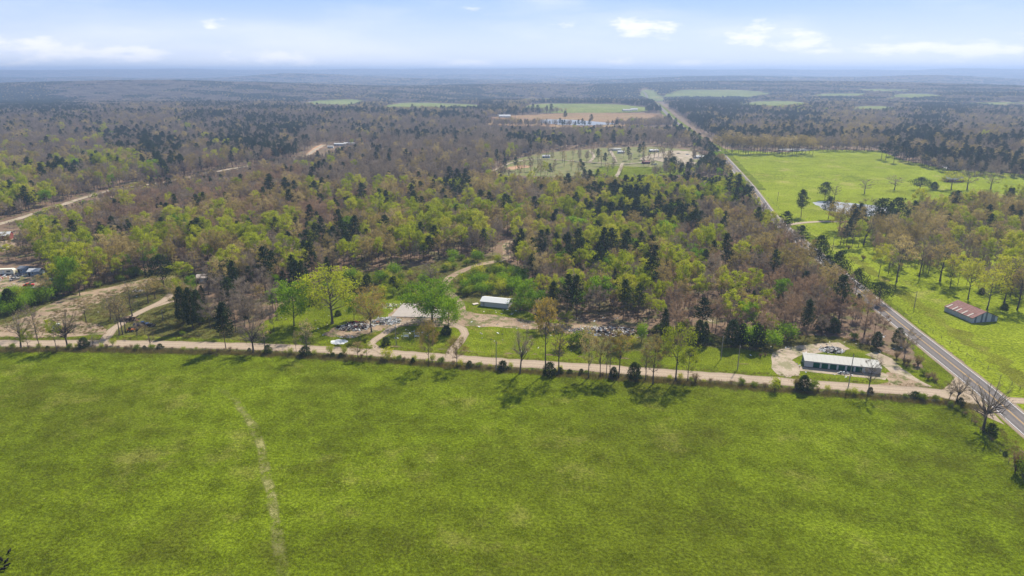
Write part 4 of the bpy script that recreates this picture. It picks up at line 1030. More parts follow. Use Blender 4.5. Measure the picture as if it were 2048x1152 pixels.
def instancer(name, X, Y, Z, idx, sc, rz, coll, label=None):
    me = bpy.data.meshes.new(name); me.vertices.add(len(X)); me.vertices.foreach_set('co', np.stack([X, Y, Z], 1).astype(np.float32).ravel())
    a = me.attributes.new('pick', 'INT', 'POINT'); a.data.foreach_set('value', idx.astype(np.int32))
    a = me.attributes.new('size', 'FLOAT_VECTOR', 'POINT'); a.data.foreach_set('vector', sc.astype(np.float32).ravel())
    a = me.attributes.new('turn', 'FLOAT_VECTOR', 'POINT'); a.data.foreach_set('vector', np.stack([0 * rz, 0 * rz, rz], 1).astype(np.float32).ravel())
    o = link(name, me); tag(o, kind='stuff')
    if label: o['label'] = label
    ng = bpy.data.node_groups.new(name, 'GeometryNodeTree')
    ng.interface.new_socket('Geometry', in_out='INPUT', socket_type='NodeSocketGeometry'); ng.interface.new_socket('Geometry', in_out='OUTPUT', socket_type='NodeSocketGeometry')
    nd = ng.nodes; gi = nd.new('NodeGroupInput'); go = nd.new('NodeGroupOutput'); ip = nd.new('GeometryNodeInstanceOnPoints'); ci = nd.new('GeometryNodeCollectionInfo')
    ci.inputs['Collection'].default_value = coll; ci.inputs['Separate Children'].default_value = True; ci.inputs['Reset Children'].default_value = True
    def at(n, t):
        q = nd.new('GeometryNodeInputNamedAttribute'); q.data_type = t; q.inputs['Name'].default_value = n; return q.outputs['Attribute']
    ng.links.new(gi.outputs[0], ip.inputs['Points']); ng.links.new(ci.outputs[0], ip.inputs['Instance'])
    ip.inputs['Pick Instance'].default_value = True
    ng.links.new(at('pick', 'INT'), ip.inputs['Instance Index'])
    e2r = nd.new('FunctionNodeEulerToRotation'); ng.links.new(at('turn', 'FLOAT_VECTOR'), e2r.inputs[0]); ng.links.new(e2r.outputs[0], ip.inputs['Rotation'])
    ng.links.new(at('size', 'FLOAT_VECTOR'), ip.inputs['Scale']); ng.links.new(ip.outputs[0], go.inputs[0])
    md = o.modifiers.new('scatter', 'NODES'); md.node_group = ng
    return o


WHERE = [  # areas of the photograph, for the shared labels of forest trees
    ([(-200, 700), (-200, 455), (430, 455), (430, 700)], 'in the woods around the dirt yard'),
    ([(430, 700), (430, 455), (820, 455), (820, 700)], 'in the woods behind the lawn oak'),
    ([(820, 700), (820, 455), (1120, 455), (1120, 700)], 'in the woods behind the white shed'),
    ([(1120, 700), (1120, 455), (1420, 455), (1420, 700)], 'in the woods behind the rubble heap'),
    ([(1420, 760), (1420, 455), (1560, 455), (1800, 640), (1850, 760)], 'in the woods behind the storage building'),
    ([(1560, 700), (1560, 370), (2300, 370), (2300, 700)], 'in the grove behind the rusty barn')]
def low_by(X, Y, roads, reach, slope, base):
    f = np.full(len(X), 99.)
    for pts in roads:
        D = np.hypot(X[:, None] - pts[None, :, 0], Y[:, None] - pts[None, :, 1]); j = D.argmin(1); d = D[np.arange(len(X)), j]
        near = np.hypot(X, Y) < np.hypot(pts[j, 0], pts[j, 1]) + 1
        f = np.where(near & (d < reach), np.minimum(f, (base + slope * 100 / np.hypot(pts[j, 0], pts[j, 1]) * d) * np.where(cnoise(X, Y, 60, 71) > .22, 2.2, rs.uniform(.7, 1.5, len(X)))), f)
    return f


LOOK = dict(bareg='bare grey tree', barer='bare reddish tree', budy='lime budding tree', budo='olive budding tree', leaf='green leafy tree', pine='dark pine', cedar='dark cedar')
NEXT = dict(bareg='a grey tree', barer='a reddish tree', budy='a lime tree', budo='an olive tree', leaf='a green tree', pine='a pine', cedar='a cedar')
X, Y, Z, px, py = scatter(225, 900, 5.3)
Wt = weights(X, Y, px, py); cum = Wt.cumsum(1); kk = (rs.uniform(size=len(X))[:, None] > cum).sum(1).clip(0, 6)
sz = np.clip(rs.normal(.9, .19, len(X)), .45, 1.3); shrink = np.where(kk == 0, .88, np.where(kk == 1, .88, 1)); sh_ = sz * shrink * rs.uniform(.9, 1.1, len(X))
lim = low_by(X, Y, [ROADS_N['forest_road'], np.array([[p.x, p.y] for p in (P(0, 480), P(12, 482), P(24, 484))])], 115, .85, .5)
lim = np.minimum(lim, low_by(X, Y, [ROADS_N['clear_front']], 90, .72, 1.5))
fac = np.minimum(1, lim / (15 * sh_)); sh_ = sh_ * fac; sz = sz * np.maximum(fac, .0) ** .6
sw = sz * rs.uniform(.85, 1.15, len(X)); rz = rs.uniform(0, 6.28, len(X)); var = rs.randint(0, 3, len(X))
sy_ = rs.uniform(.85, 1.18, len(X)); vis = (px > 5) & (px < 2043); D = np.hypot(X, Y)
single = np.zeros(len(X), bool); have = {}
for o in C.objects:
    if o.type == 'EMPTY': n_ = o.name.split('.')[0]; have[n_] = have.get(n_, 0) + 1
for nm, ks in (('bare_tree', (0, 1)), ('budding_tree', (2, 3)), ('leafy_tree', (4,)), ('pine_tree', (5,)), ('cedar_tree', (6,))):
    idx = np.where(np.isin(kk, ks) & vis)[0]; idx = idx[np.argsort(D[idx])][:max(0, 300 - have.get(nm, 0))]
    if nm in ('leafy_tree', 'cedar_tree'): idx = idx[D[idx] < 700]
    single[idx] = True
for i in np.where(single)[0]:
    kd = KINDS[kk[i]]; key = kd + str(var[i] % (2 if kd in ('leaf', 'cedar') else 3)); where = 'in the forest beyond the gravel road'
    for pl, wd in WHERE:
        if inside(px[i:i + 1], py[i:i + 1], pl)[0]: where = wd; break
    dd = np.hypot(X - X[i], Y - Y[i]); dd[i] = 1e9; nb = KINDS[kk[dd.argmin()]]
    size = ('tall' if sh_[i] > 1.0 else 'short' if sh_[i] < .8 else 'mid height') + (' broad' if sw[i] > 1.02 else ' narrow' if sw[i] < .8 else '')
    where_s = where.replace('in the woods ', '').replace('in the grove ', '').replace('in the forest ', '')
    put_tree(key, CAT[kd], (X[i], Y[i], Z[i]), (sw[i] * sy_[i], sw[i] / sy_[i], sh_[i]), rz[i], f'{size} {LOOK[kd]} beside {NEXT[nb]} {where_s}', CAT[kd].replace('_tree', ' tree').replace('cedar tree', 'cedar'), f'{LOOK[kd]}s {where}')
oi = {k: i for i, k in enumerate(order)}
def pick(kk_, var_): return np.array([oi[KINDS[a] + str(b % (2 if a in (4, 6) else 3))] for a, b in zip(kk_, var_)])
r_ = ~single; X1, Y1, Z1, k1, v1 = X[r_], Y[r_], Z[r_], kk[r_], var[r_]; s1 = np.stack([sw * sy_, sw / sy_, sh_], 1)[r_]; z1 = rz[r_]
X2, Y2, Z2, p2, q2 = scatter(900, 2400, 7.6)
W2 = weights(X2, Y2, p2, q2); k2 = (rs.uniform(size=len(X2))[:, None] > W2.cumsum(1)).sum(1).clip(0, 6); t2 = np.clip(rs.normal(.93, .17, len(X2)), .5, 1.3); t2 = t2 * np.minimum(1, low_by(X2, Y2, [np.array([[q.x, q.y] for q in (P(x, 256) for x in range(1050, 1330, 12))])], 170, .7, .8) / 15); t2 = t2 * np.minimum(1, low_by(X2, Y2, [ROADS_N['forest_road']], 140, .85, .5) / 15)
s2 = np.stack([t2 * 1.15, t2 * 1.15, t2 * rs.uniform(.85, 1.05, len(X2))], 1)
XA = np.concatenate([X1, X2]); YA = np.concatenate([Y1, Y2]); ZA = np.concatenate([Z1, Z2]); KA = np.concatenate([k1, k2]); VA = np.concatenate([v1, rs.randint(0, 3, len(X2))])
SA = np.concatenate([s1, s2]); RA = np.concatenate([z1, rs.uniform(0, 6.28, len(X2))])
for nm, ks in (('bare_forest', (0, 1)), ('budding_forest', (2, 3)), ('leafy_forest', (4,)), ('pine_forest', (5,)), ('cedar_forest', (6,))):
    m_ = np.isin(KA, ks); instancer(nm, XA[m_], YA[m_], ZA[m_] - .1, pick(KA[m_], VA[m_]), SA[m_], RA[m_], bk)
# far-off wood, read as one mass
for d0, d1, sp, off, nm in ((2400, 5200, 27, 0, 'distant_forest'), (5200, 15000, 62, 4, 'horizon_forest')):
    X3, Y3, Z3, p3, q3 = scatter(d0, d1, sp)
    W3 = weights(X3, Y3, p3, q3); pw = W3[:, 5] + .22 * cnoise(X3, Y3 * 2.0, 900, 31); bw = W3[:, 3] + .25 * cnoise(X3, Y3 * 2, 700, 33)
    g3 = np.where(pw > .38, 3, np.where(bw > .42, 2, np.where(bw > .25, 1, 0)))
    t3 = rs.uniform(.9, 1.15, len(X3)); instancer(nm, X3, Y3, Z3 - 1, g3 + off, np.stack([t3, t3, t3], 1), rs.uniform(0, 6.28, len(X3)), bk2)
print('forest', len(X1), len(X2), single.sum())
# ------------------------------------------------------------------ shrubs and weeds
SL = dict(shrub_g='green', shrub_y='yellow green', shrub_l='bright green', shrub_d='brown', cedar_ball='dark')
MARK = [(P(*q), n) for q, n in (((990, 604), 'near the shed'), ((945, 575), 'near the track'), ((1046, 612), 'near the tall green tree'), ((704, 581), 'near the egg shaped cedar'), ((735, 580), 'near the pointed cedar'), ((790, 577), 'near the twin cedars'), ((861, 569), 'near the round bare tree'), ((640, 590), 'near the lawn edge'), ((140, 586), 'near the lime tree'), ((24, 626), 'near the dark cedar'), ((270, 555), 'near the wide pine'), ((1283, 684), 'near the upright shrub'), ((1400, 692), 'near the cedar pair'), ((1752, 696), 'near the highway cedar'), ((1820, 740), 'near the junction'), ((1664, 700), 'near the rubbish heap'), ((1540, 700), 'near the thicket'), ((453, 690), 'near the slender pine'))]


def NEAR(a, b_):
    m = min(MARK, key=lambda q: (q[0].x - a) ** 2 + (q[0].y - b_) ** 2)
    return m[1] if math.hypot(m[0].x - a, m[0].y - b_) < 22 else ''


def shrub_field(poly, sp, keys, lab, grp, seed, hs=(.7, 1.3), prob=.8):
    p3 = [P(*q) for q in poly]; xs = [p.x for p in p3]; ys = [p.y for p in p3]; rg = random.Random(seed)
    pl = [(p.x, p.y) for p in p3]; x = min(xs); n = 0
    while x < max(xs):
        y = min(ys)
        while y < max(ys):
            a = x + rg.uniform(-.45, .45) * sp; b_ = y + rg.uniform(-.45, .45) * sp; y += sp
            if rg.random() > prob or not inside(np.array([a]), np.array([b_]), pl)[0]: continue
            if any(math.hypot(a - s[0], b_ - s[1]) < 2.5 for s in BLOCK): continue
            bad = False
            for pts, w_ in ROADS:
                if np.hypot(pts[:, 0] - a, pts[:, 1] - b_).min() < w_ + 1.2: bad = True; break
            if bad: continue
            k = rg.choice(keys); s = rg.uniform(*hs)
            put_tree(k, 'shrub', (a, b_, float(hgt(a, b_))), (s, s, s * rg.uniform(.8, 1.25)), rg.uniform(0, 6.28), f"{'large' if s > hs[0] * .3 + hs[1] * .7 else 'small' if s < hs[0] * .7 + hs[1] * .3 else 'middling'} {SL[k]} {lab} {NEAR(a, b_)}", 'shrub', grp); n += 1
        x += sp
    return n


shrub_field([(905, 590), (925, 560), (960, 545), (1015, 538), (1045, 560), (1062, 600), (1030, 592), (960, 590), (930, 600)], 4.6, ['shrub_g', 'shrub_l', 'shrub_g', 'shrub_y'], 'shrub in the thicket behind the white shed', 'green shrubs behind the white shed', 5, (.8, 1.35), .95)
shrub_field([(600, 604), (640, 572), (700, 556), (830, 548), (860, 560), (830, 588), (800, 598), (760, 592), (700, 590), (640, 600)], 5.0, ['shrub_g', 'shrub_y', 'shrub_l', 'shrub_g', 'shrub_d'], 'shrub in the brush behind the slab', 'green shrubs north of the concrete slab', 6, (.7, 1.2), .8)
shrub_field([(860, 545), (900, 520), (1000, 514), (1010, 530), (930, 545), (890, 560)], 5.5, ['shrub_g', 'shrub_l', 'shrub_y'], 'shrub beside the winding dirt track', 'green shrubs beside the winding dirt track', 7, (.7, 1.2), .7)
shrub_field([(80, 604), (130, 580), (200, 562), (280, 545), (284, 553), (210, 572), (130, 596), (90, 616)], 3.6, ['shrub_d', 'shrub_d', 'shrub_g'], 'shrub on the bank above the dirt yard', 'brown brush on the bank above the dirt yard', 8, (.8, 1.3), .85)
shrub_field([(10, 600), (60, 584), (120, 576), (110, 600), (60, 620), (10, 636)], 4.5, ['shrub_l', 'shrub_g', 'shrub_y'], 'shrub at the west end of the dirt yard', 'lime green shrubs west of the dirt yard', 9, (.8, 1.3), .9)
shrub_field([(1130, 706), (1150, 680), (1200, 688), (1290, 690), (1400, 702), (1390, 716), (1240, 712)], 5.2, ['shrub_d', 'shrub_y', 'shrub_g'], 'shrub between rubble heap and road', 'low shrubs between the rubble heap and the road', 10, (.45, .95), .6)
shrub_field([(1240, 650), (1400, 660), (1440, 690), (1330, 690), (1290, 672)], 4.6, ['shrub_d', 'shrub_d', 'shrub_g'], 'shrub at the forest edge by the rubble', 'brown shrubs by the rubble heap', 11, (.6, 1.2), .7)
shrub_field([(1690, 690), (1700, 672), (1780, 696), (1880, 765), (1850, 764), (1790, 730)], 3.8, ['shrub_d', 'shrub_d', 'shrub_d', 'shrub_g'], 'shrub on the highway bank', 'brown shrubs on the highway bank', 12, (.5, 1.0), .7)
shrub_field([(1520, 722), (1500, 700), (1560, 700), (1600, 690), (1680, 680), (1690, 690), (1600, 700), (1555, 712)], 4.6, ['shrub_d', 'shrub_g', 'shrub_y'], 'weedy shrub around the storage lot', 'low weedy shrubs around the storage lot', 13, (.3, .6), .6)
shrub_field([(1690, 495), (1720, 490), (1745, 520), (1760, 560), (1720, 530)], 9, ['shrub_d'], 'shrub on the grass east of the highway', 'low brush on the grass east of the highway', 14, (.8, 1.3), .4)
shrub_field([(330, 655), (420, 650), (540, 660), (545, 678), (420, 676), (350, 672)], 5.5, ['shrub_d', 'shrub_g', 'shrub_d'], 'shrub between cedar clump and road', 'low rough shrubs by the cedar clump', 15, (.3, .7), .6)
print('shrubs', sum(1 for o in C.objects if o.name.startswith('shrub')))

rg = random.Random(44); px_ = -30.0; FMARK = [(42, 'leaning bare tree'), (136, 'gnarled bare tree'), (226, 'yard track'), (300, 'small forked tree'), (453, 'slender pine'), (507, 'pale limbed tree'), (615, 'wide cedar bush'), (725, 'driveway shrubs'), (858, 'tall amber tree'), (914, 'round amber tree'), (992, 'utility pole'), (1040, 'forked bare tree'), (1091, 'tallest golden tree'), (1177, 'double trunked tree'), (1237, 'golden budding tree'), (1306, 'twin stemmed tree'), (1351, 'spreading oak'), (1475, 'verge pole'), (1606, 'pointed cedar'), (1736, 'storage tree'), (1830, 'junction cedar'), (1911, 'leaning reddish tree'), (1966, 'big bare tree'), (2030, 'brown tangled shrub')]
FR = [(-60, 697), (240, 698), (500, 704), (740, 716), (1000, 737), (1200, 750), (1400, 764), (1560, 776), (1700, 788), (1800, 796), (1878, 803), (1925, 826), (1975, 872), (2045, 950)]
while px_ < 2040:
    px_ += rg.uniform(9, 26); py_ = float(np.interp(px_, [q[0] for q in FR], [q[1] for q in FR])) + rg.uniform(-2, 2); g = P(px_, py_); s = rg.uniform(.28, .62)
    kf = rg.choice(['shrub_d', 'shrub_d', 'shrub_g', 'shrub_y', 'shrub_g', 'shrub_y', 'shrub_d', 'cedar_ball']); fm = min(FMARK, key=lambda q: abs(q[0] - px_))
    put_tree(kf, 'shrub', g, (s, s, s * rg.uniform(.8, 1.3)), rg.uniform(0, 6), f"{'tiny' if s < .45 else 'small'} {SL[kf]} fence row shrub {'west' if px_ < fm[0] else 'east'} of the {fm[1]}", 'shrub', 'small shrubs of the fence row')
# grass tufts and roadside weeds
M_tuft = leafmat('grass_blades', (.065, .092, .006), (.145, .19, .010), .45, (.23, .23, .05))
M_weed = leafmat('weed_blades', (.10, .11, .03), (.17, .14, .06), .35, (.26, .19, .11))
bk3 = bpy.data.collections.new('tuft_stock')
for s in range(6):
    rg = np.random.RandomState(300 + s); n = 22 if s < 4 else 40; spread = .5 if s < 4 else .45; hh = .16 if s < 4 else .8
    c = np.stack([rg.normal(size=n) * spread, rg.normal(size=n) * spread, np.zeros(n)], 1); d = rg.normal(size=(n, 3)) * .55 + np.array([0, 0, 1]); d /= np.linalg.norm(d, axis=1)[:, None]
    V, F = twigs(rg, c, d, hh, .05 if s < 4 else .035)
    me = meshof('tuft', V.tolist(), [tuple(f) for f in F.tolist()], [M_tuft if s < 4 else M_weed]); bk3.objects.link(bpy.data.objects.new('t%03d' % s, me))
rs = np.random.RandomState(77)
X = rs.uniform(-230, 190, 190000); Y = rs.uniform(95, 262, 190000); px, py = proj(X, Y, 0 * X)
south = [(-200, 699), (240, 699), (500, 706), (740, 718), (1000, 738), (1400, 764), (1700, 789), (1870, 801), (1925, 820), (1980, 868), (2040, 912), (2300, 1040), (2300, 1300), (-300, 1300)]
lawn_ = [(455, 684), (540, 640), (600, 600), (760, 570), (885, 562), (925, 590), (960, 618), (1040, 632), (1160, 668), (1330, 694), (1560, 728), (1400, 722), (1180, 712), (1000, 704), (740, 688)]
cl_ = cnoise(X, Y, 14, 41) + .6 * cnoise(X, Y, 5, 42)
k = inside(px, py, south) & (px > -60) & (px < 2110) & (py < 1200) & (rs.uniform(size=len(X)) < np.clip(.5 + .6 * cl_, .08, 1))
sc = rs.uniform(.6, 1.3, k.sum()) * np.clip(.8 + .4 * cl_[k], .45, 1.4)
instancer('grass', X[k], Y[k], 0 * X[k] + .01, rs.randint(0, 4, k.sum()), np.stack([sc, sc, sc], 1), rs.uniform(0, 6.28, k.sum()), bk3, 'short tufted grass of the near pasture')
# weeds along the fence line and the rough yards
WX = []; 
rp = [P(*q) for q in RD]; rp = smooth_path(rp, 1.0)
for i, a in enumerate(rp[:-1]):
    d = (rp[i + 1] - a).normalized(); nn = Vector((d.y, -d.x, 0))
    if -230 < a.x < 152:
        for _ in range(9): o_ = rng.triangular(4.0, 9.5, 6.0); q = a + nn * o_ + d * rng.uniform(0, 1); WX.append((q.x, q.y, rng.uniform(.45, 1.25)))
        for _ in range(3): q = a - nn * rng.triangular(3.8, 7, 4.0) + d * rng.uniform(0, 1); WX.append((q.x, q.y, rng.uniform(.2, .55)))
hpp = smooth_path([Vector((*q, 0)) for q in HW[:9]], 1.5)
for i, a in enumerate(hpp[:-1]):
    d = (hpp[i + 1] - a).normalized(); nn = Vector((d.y, -d.x, 0))
    for _ in range(5): q = a + nn * rng.triangular(6, 22, 14) + d * rng.uniform(-4, 4); WX.append((q.x, q.y, rng.uniform(.12, .3)))
    if a.y < 208:
        for _ in range(5): q = a - nn * rng.uniform(8, 14) + d * rng.uniform(0, 1.5); WX.append((q.x, q.y, rng.uniform(.3, .9)))
X = rs.uniform(-220, 150, 60000); Y = rs.uniform(205, 420, 60000); px, py = proj(X, Y, 0 * X)
m_ = np.zeros(len(X), bool)
for pl in ([(-60, 672), (0, 640), (60, 612), (150, 585), (230, 560), (320, 535), (430, 545), (385, 575), (420, 640), (520, 668), (520, 682), (230, 669), (0, 664)], [(590, 600), (640, 565), (720, 545), (850, 530), (900, 515), (1000, 512), (1030, 540), (1070, 600), (1060, 622), (905, 590), (830, 575), (720, 585)], [(1130, 668), (1290, 655), (1400, 662), (1520, 690), (1600, 668), (1700, 676), (1800, 716), (1700, 690), (1640, 688), (1560, 712), (1500, 700), (1380, 690), (1240, 706), (1130, 700)], lawn_):
    m_ |= inside(px, py, pl)
for q in (np.stack([X, Y], 1),):
    for pts, w_ in ROADS:
        for s in range(0, len(q), 20000):
            dd = np.hypot(q[s:s + 20000, None, 0] - pts[None, :, 0], q[s:s + 20000, None, 1] - pts[None, :, 1]).min(1) if len(pts) < 400 else np.full(len(q[s:s + 20000]), 99.)
            m_[s:s + 20000] &= dd > w_
isl = inside(px, py, lawn_); m_ &= (~isl) | (rs.uniform(size=len(X)) < .35)
for s in BLOCK: m_ &= np.hypot(X - s[0], Y - s[1]) > 4
A = np.array(WX); X = np.concatenate([A[:, 0], X[m_]]); Y = np.concatenate([A[:, 1], Y[m_]]); sc = np.concatenate([A[:, 2], np.where(isl[m_], rs.uniform(.15, .35, m_.sum()), rs.uniform(.25, .8, m_.sum()))])
instancer('weeds', X, Y, 0 * X + .02, 4 + rs.randint(0, 2, len(X)), np.stack([sc * 1.2, sc * 1.2, sc], 1), rs.uniform(0, 6.28, len(X)), bk3, 'dry weeds and tall grass along the fence line and yards')

# ------------------------------------------------------------------ buildings
M_wall = plain('white_metal', (.46, .45, .43), .6, 0, .08)
M_walld = plain('stained_metal', (.36, .31, .27), .7, 0, .2)
M_roofw = plain('grey_roof_metal', (.37, .36, .325), .5, 0, .1, .4)
M_roofb = plain('bright_roof_metal', (.48, .48, .47), .45, 0, .05)
M_green = plain('green_door', (.008, .085, .05), .5, 0, .1)
M_dark = plain('dark', (.02, .02, .022), .6, 0, .2)
M_glass = plain('window_glass', (.03, .035, .045), .15, 0, .1)
M_wood = plain('old_wood', (.20, .16, .125), .9, 0, .3)
M_pole = plain('pole_wood', (.26, .23, .20), .9, 0, .2)
M_rust = mat('rusty_roof', lambda k: bsdf(k, k.ramp(k.noise(k.vm('MULTIPLY', k.n('ShaderNodeNewGeometry').outputs['Position'], (1, 1, .4)), .8, 6, .7), [(.3, (.13, .05, .038)), (.55, (.20, .085, .068)), (.75, (.27, .165, .14))]), .8))
M_tin = plain('weathered_tin', (.40, .41, .42), .55, 0, .25, .6)
M_tind = plain('dark_tin', (.15, .165, .19), .6, 0, .3, .6)
M_pale = plain('pale_sheet', (.45, .40, .34), .6, 0, .1)
M_blue = plain('blue_grey_siding', (.17, .22, .27), .7, 0, .15)
M_cream = plain('cream_siding', (.62, .58, .46), .7, 0, .1)
M_brick = plain('dark_red_brick', (.20, .055, .05), .85, 0, .2)
M_navy = plain('navy_paint', (.025, .045, .10), .4, 0, .2)
M_redp = plain('red_paint', (.35, .02, .03), .4, 0, .2)
M_whp = plain('white_paint', (.58, .59, .58), .4, 0, .08)
M_rub = plain('rubber', (.02, .02, .02), .9, 0, .2)
M_orp = plain('rusty_orange', (.35, .12, .04), .7, 0, .3)
M_brn = plain('bark_brown', (.13, .085, .055), .95, 0, .3)
M_ash = plain('charred', (.018, .017, .018), .95, 0, .4)
M_maroon = plain('maroon_cloth', (.09, .015, .02), .9, 0, .3)
M_grey = plain('grey_scrap', (.30, .285, .265), .6, 0, .3)
M_cattle = plain('black_hide', (.008, .007, .007), .55, 0, .3)
M_tarp = plain('white_tarp', (.58, .59, .58), .5, 0, .05)


def part(par, name, m, *boxes, label=None, tf=None):
    b = MB()
    for q in boxes: b.box(*q, M=tf)
    o = b.obj(name, m, par)
    if label: o['label'] = label
    return o


def frame(a, b_):
    """origin A, x axis towards B"""
    d = b_ - a; return a, math.atan2(d.y, d.x), d.length


def gable(par, L, Wd, eave, ridge, mw, mr, over=.3, panels=0, mr2=None, thick=.08):
    b = MB(); V = [(0, 0, 0), (L, 0, 0), (L, Wd, 0), (0, Wd, 0), (0, 0, eave), (L, 0, eave), (L, Wd, eave), (0, Wd, eave), (0, Wd / 2, ridge), (L, Wd / 2, ridge)]
    b.add(V, [(0, 1, 5, 4), (2, 3, 7, 6), (1, 2, 6, 9, 5), (3, 0, 4, 8, 7), (3, 2, 1, 0)])
    wobj = b.obj('wall', mw, par)
    for s in (0, 1):
        r = MB(); sl_ = (ridge - eave) / (Wd / 2); y0 = -over if s == 0 else Wd + over; z0 = eave - over * sl_ + .02; yr = Wd / 2
        def slab(x0, x1, dz=0., f0=0., f1=1.):
            ya, yb = y0 + (yr - y0) * f0, y0 + (yr - y0) * f1; za, zb = z0 + (ridge + .02 - z0) * f0 + dz, z0 + (ridge + .02 - z0) * f1 + dz
            V = [(x0, ya, za), (x1, ya, za), (x1, yb, zb), (x0, yb, zb)]; V += [(x, y, z + thick) for x, y, z in V]
            return V, [(3, 2, 1, 0), (4, 5, 6, 7), (0, 1, 5, 4), (1, 2, 6, 5), (2, 3, 7, 6), (3, 0, 4, 7)] if s == 0 else [(0, 1, 2, 3), (7, 6, 5, 4), (4, 5, 1, 0), (5, 6, 2, 1), (6, 7, 3, 2), (7, 4, 0, 3)]
        if not panels:
            r.add(*slab(-over, L + over)); r.obj('roof', mr, par)
        else:
            r.add(*slab(-over, L + over, -.05)); rf = r.obj('roof', M_dark, par); pw = (L + 2 * over) / panels
            for i in range(panels):
                q = MB(); q.add(*slab(-over + i * pw + .03, -over + (i + 1) * pw - .03, rng.uniform(.03, .06))); q.obj('roof_panel', mr, rf)
            if mr2 and s == 0:
                for i in (1, 4, 6, 9, 12): q = MB(); q.add(*slab(-over + (i + .1) * pw, -over + (i + .75) * pw, .16, 0, .42)); q.obj('roof_panel', mr2, rf)['label'] = 'pale replacement roof sheet'
    return wobj


# storage units
a, rz_, L = frame(P(1608, 733.5), P(1761, 749.5)); E_ = empty('storage_building', a, rz_, 'long low white storage building with green roll up doors on the gravel loop', 'storage building')
Wd, H0, H1 = 6.4, 2.3, 2.7
b = MB(); b.add([(0, 0, 0), (L, 0, 0), (L, Wd, 0), (0, Wd, 0), (0, 0, H0), (L, 0, H0), (L, Wd, H1), (0, Wd, H1)], [(0, 1, 5, 4), (1, 2, 6, 5), (2, 3, 7, 6), (3, 0, 4, 7), (3, 2, 1, 0)]); wl = b.obj('wall', M_wall, E_)
b = MB(); b.add([(-.15, -.2, H0), (L + .15, -.2, H0), (L + .15, Wd + .15, H1 + .02), (-.15, Wd + .15, H1 + .02), (-.15, -.2, H0 + .12), (L + .15, -.2, H0 + .12), (L + .15, Wd + .15, H1 + .14), (-.15, Wd + .15, H1 + .14)], [(3, 2, 1, 0), (4, 5, 6, 7), (0, 1, 5, 4), (1, 2, 6, 5), (2, 3, 7, 6), (3, 0, 4, 7)]); rf = b.obj('roof', M_roofw, E_)
for i in range(17):
    x = -.1 + (L + .2) * i / 17; sl_ = (H1 - H0) / (Wd + .35); b = MB(); b.add([(x, -.19, H0 + .121), (x + .05, -.19, H0 + .121), (x + .05, Wd + .14, H1 + .141), (x, Wd + .14, H1 + .141), (x, -.19, H0 + .16), (x + .05, -.19, H0 + .16), (x + .05, Wd + .14, H1 + .18), (x, Wd + .14, H1 + .18)], [(4, 5, 6, 7), (0, 1, 5, 4), (1, 2, 6, 5), (3, 0, 4, 7)]); b.obj('roof_seam', M_roofw, rf)
part(E_, 'gutter', M_tind, (-.15, L + .15, -.28, -.205, H0 - .02, H0 + .1))
def roll_door(par, x0, x1, y, z1, tf=None):
    d = part(par, 'door', M_green, (x0, x1, y - .03, y + .01, .05, z1), tf=tf)
    for z in (.45, .88, 1.31, 1.74): part(d, 'slat', M_green, (x0 + .02, x1 - .02, y - .06, y - .031, z, z + .12), tf=tf)
    return d
for i in range(6): x = L * (.118 + i * .111); roll_door(E_, x, x + L * .086, 0, 1.98)
TF = Matrix.Rotation(-math.pi / 2, 4, 'Z')   # west end doors
for i in range(3): roll_door(E_, -Wd + .4 + i * 2.0, -Wd + 1.8 + i * 2.0, 0, 1.98, Matrix.Rotation(math.pi / 2, 4, 'Z') @ Matrix.Scale(-1, 4, (1, 0, 0)))
part(E_, 'stained_wall_panel', M_walld, (L * .80, L * .995, -.025, -.003, .05, H0 - .06), label='brown stained wall section at the east end')
part(E_, 'foundation', M_dark, (-.05, L + .05, -.08, Wd + .05, 0, .18))
sheet('storage_apron', [(1598, 733), (1600, 742), (1770, 760), (1778, 750), (1765, 745)], M_dirt2, .05, .1)

# rusty barn
a, b2 = P(1888, 622), P(1943, 646); A_, rz_, L = frame(a, b2)
E_ = empty('barn', A_, rz_, 'long low barn with rusty red roof on the green field by the highway', 'barn')
gable(E_, L, 12.0, 2.1, 4.6, M_tin, M_rust, .25, 15, M_pale)
for i in range(12): y = .1 + i * .985; hh = 2.1 + 2.5 * (1 - abs(y + .45 - 6) / 6) - .12; part(E_, 'siding_board', M_tind if i in (1, 4, 6, 9, 10) else M_tin, (L + .003, L + .03 + .02 * (i % 2), y, y + .93, .1, hh))
for i in range(15): x = .05 + i * L / 15; part(E_, 'siding_board', M_tin if i % 4 else M_wall, (x, x + L / 15 - .06, -.03 - .015 * (i % 2), -.003, .08, 2.0))

# white shed
A_, rz_, L = frame(P(961, 612), P(1016, 617.5)); E_ = empty('shed', A_, rz_, 'white metal shed with bright pitched roof beside the green thicket', 'shed')
gable(E_, L, 7.0, 2.3, 3.3, M_wall, M_roofb, .3)
part(E_, 'door', M_grey, (L * .08, L * .08 + .9, -.03, -.003, .02, 2.0))
q = P(951, 609); e = empty('sheet_metal_panel', q, .5, 'loose pale metal panel leaning beside the white shed', 'metal panel'); part(e, 'panel', M_pale, (-1.3, 1.3, -.9, .9, .35, .41)); part(e, 'prop', M_wood, (-1.2, 1.2, -.6, -.5, 0, .348), (-1.2, 1.2, .5, .6, 0, .348))

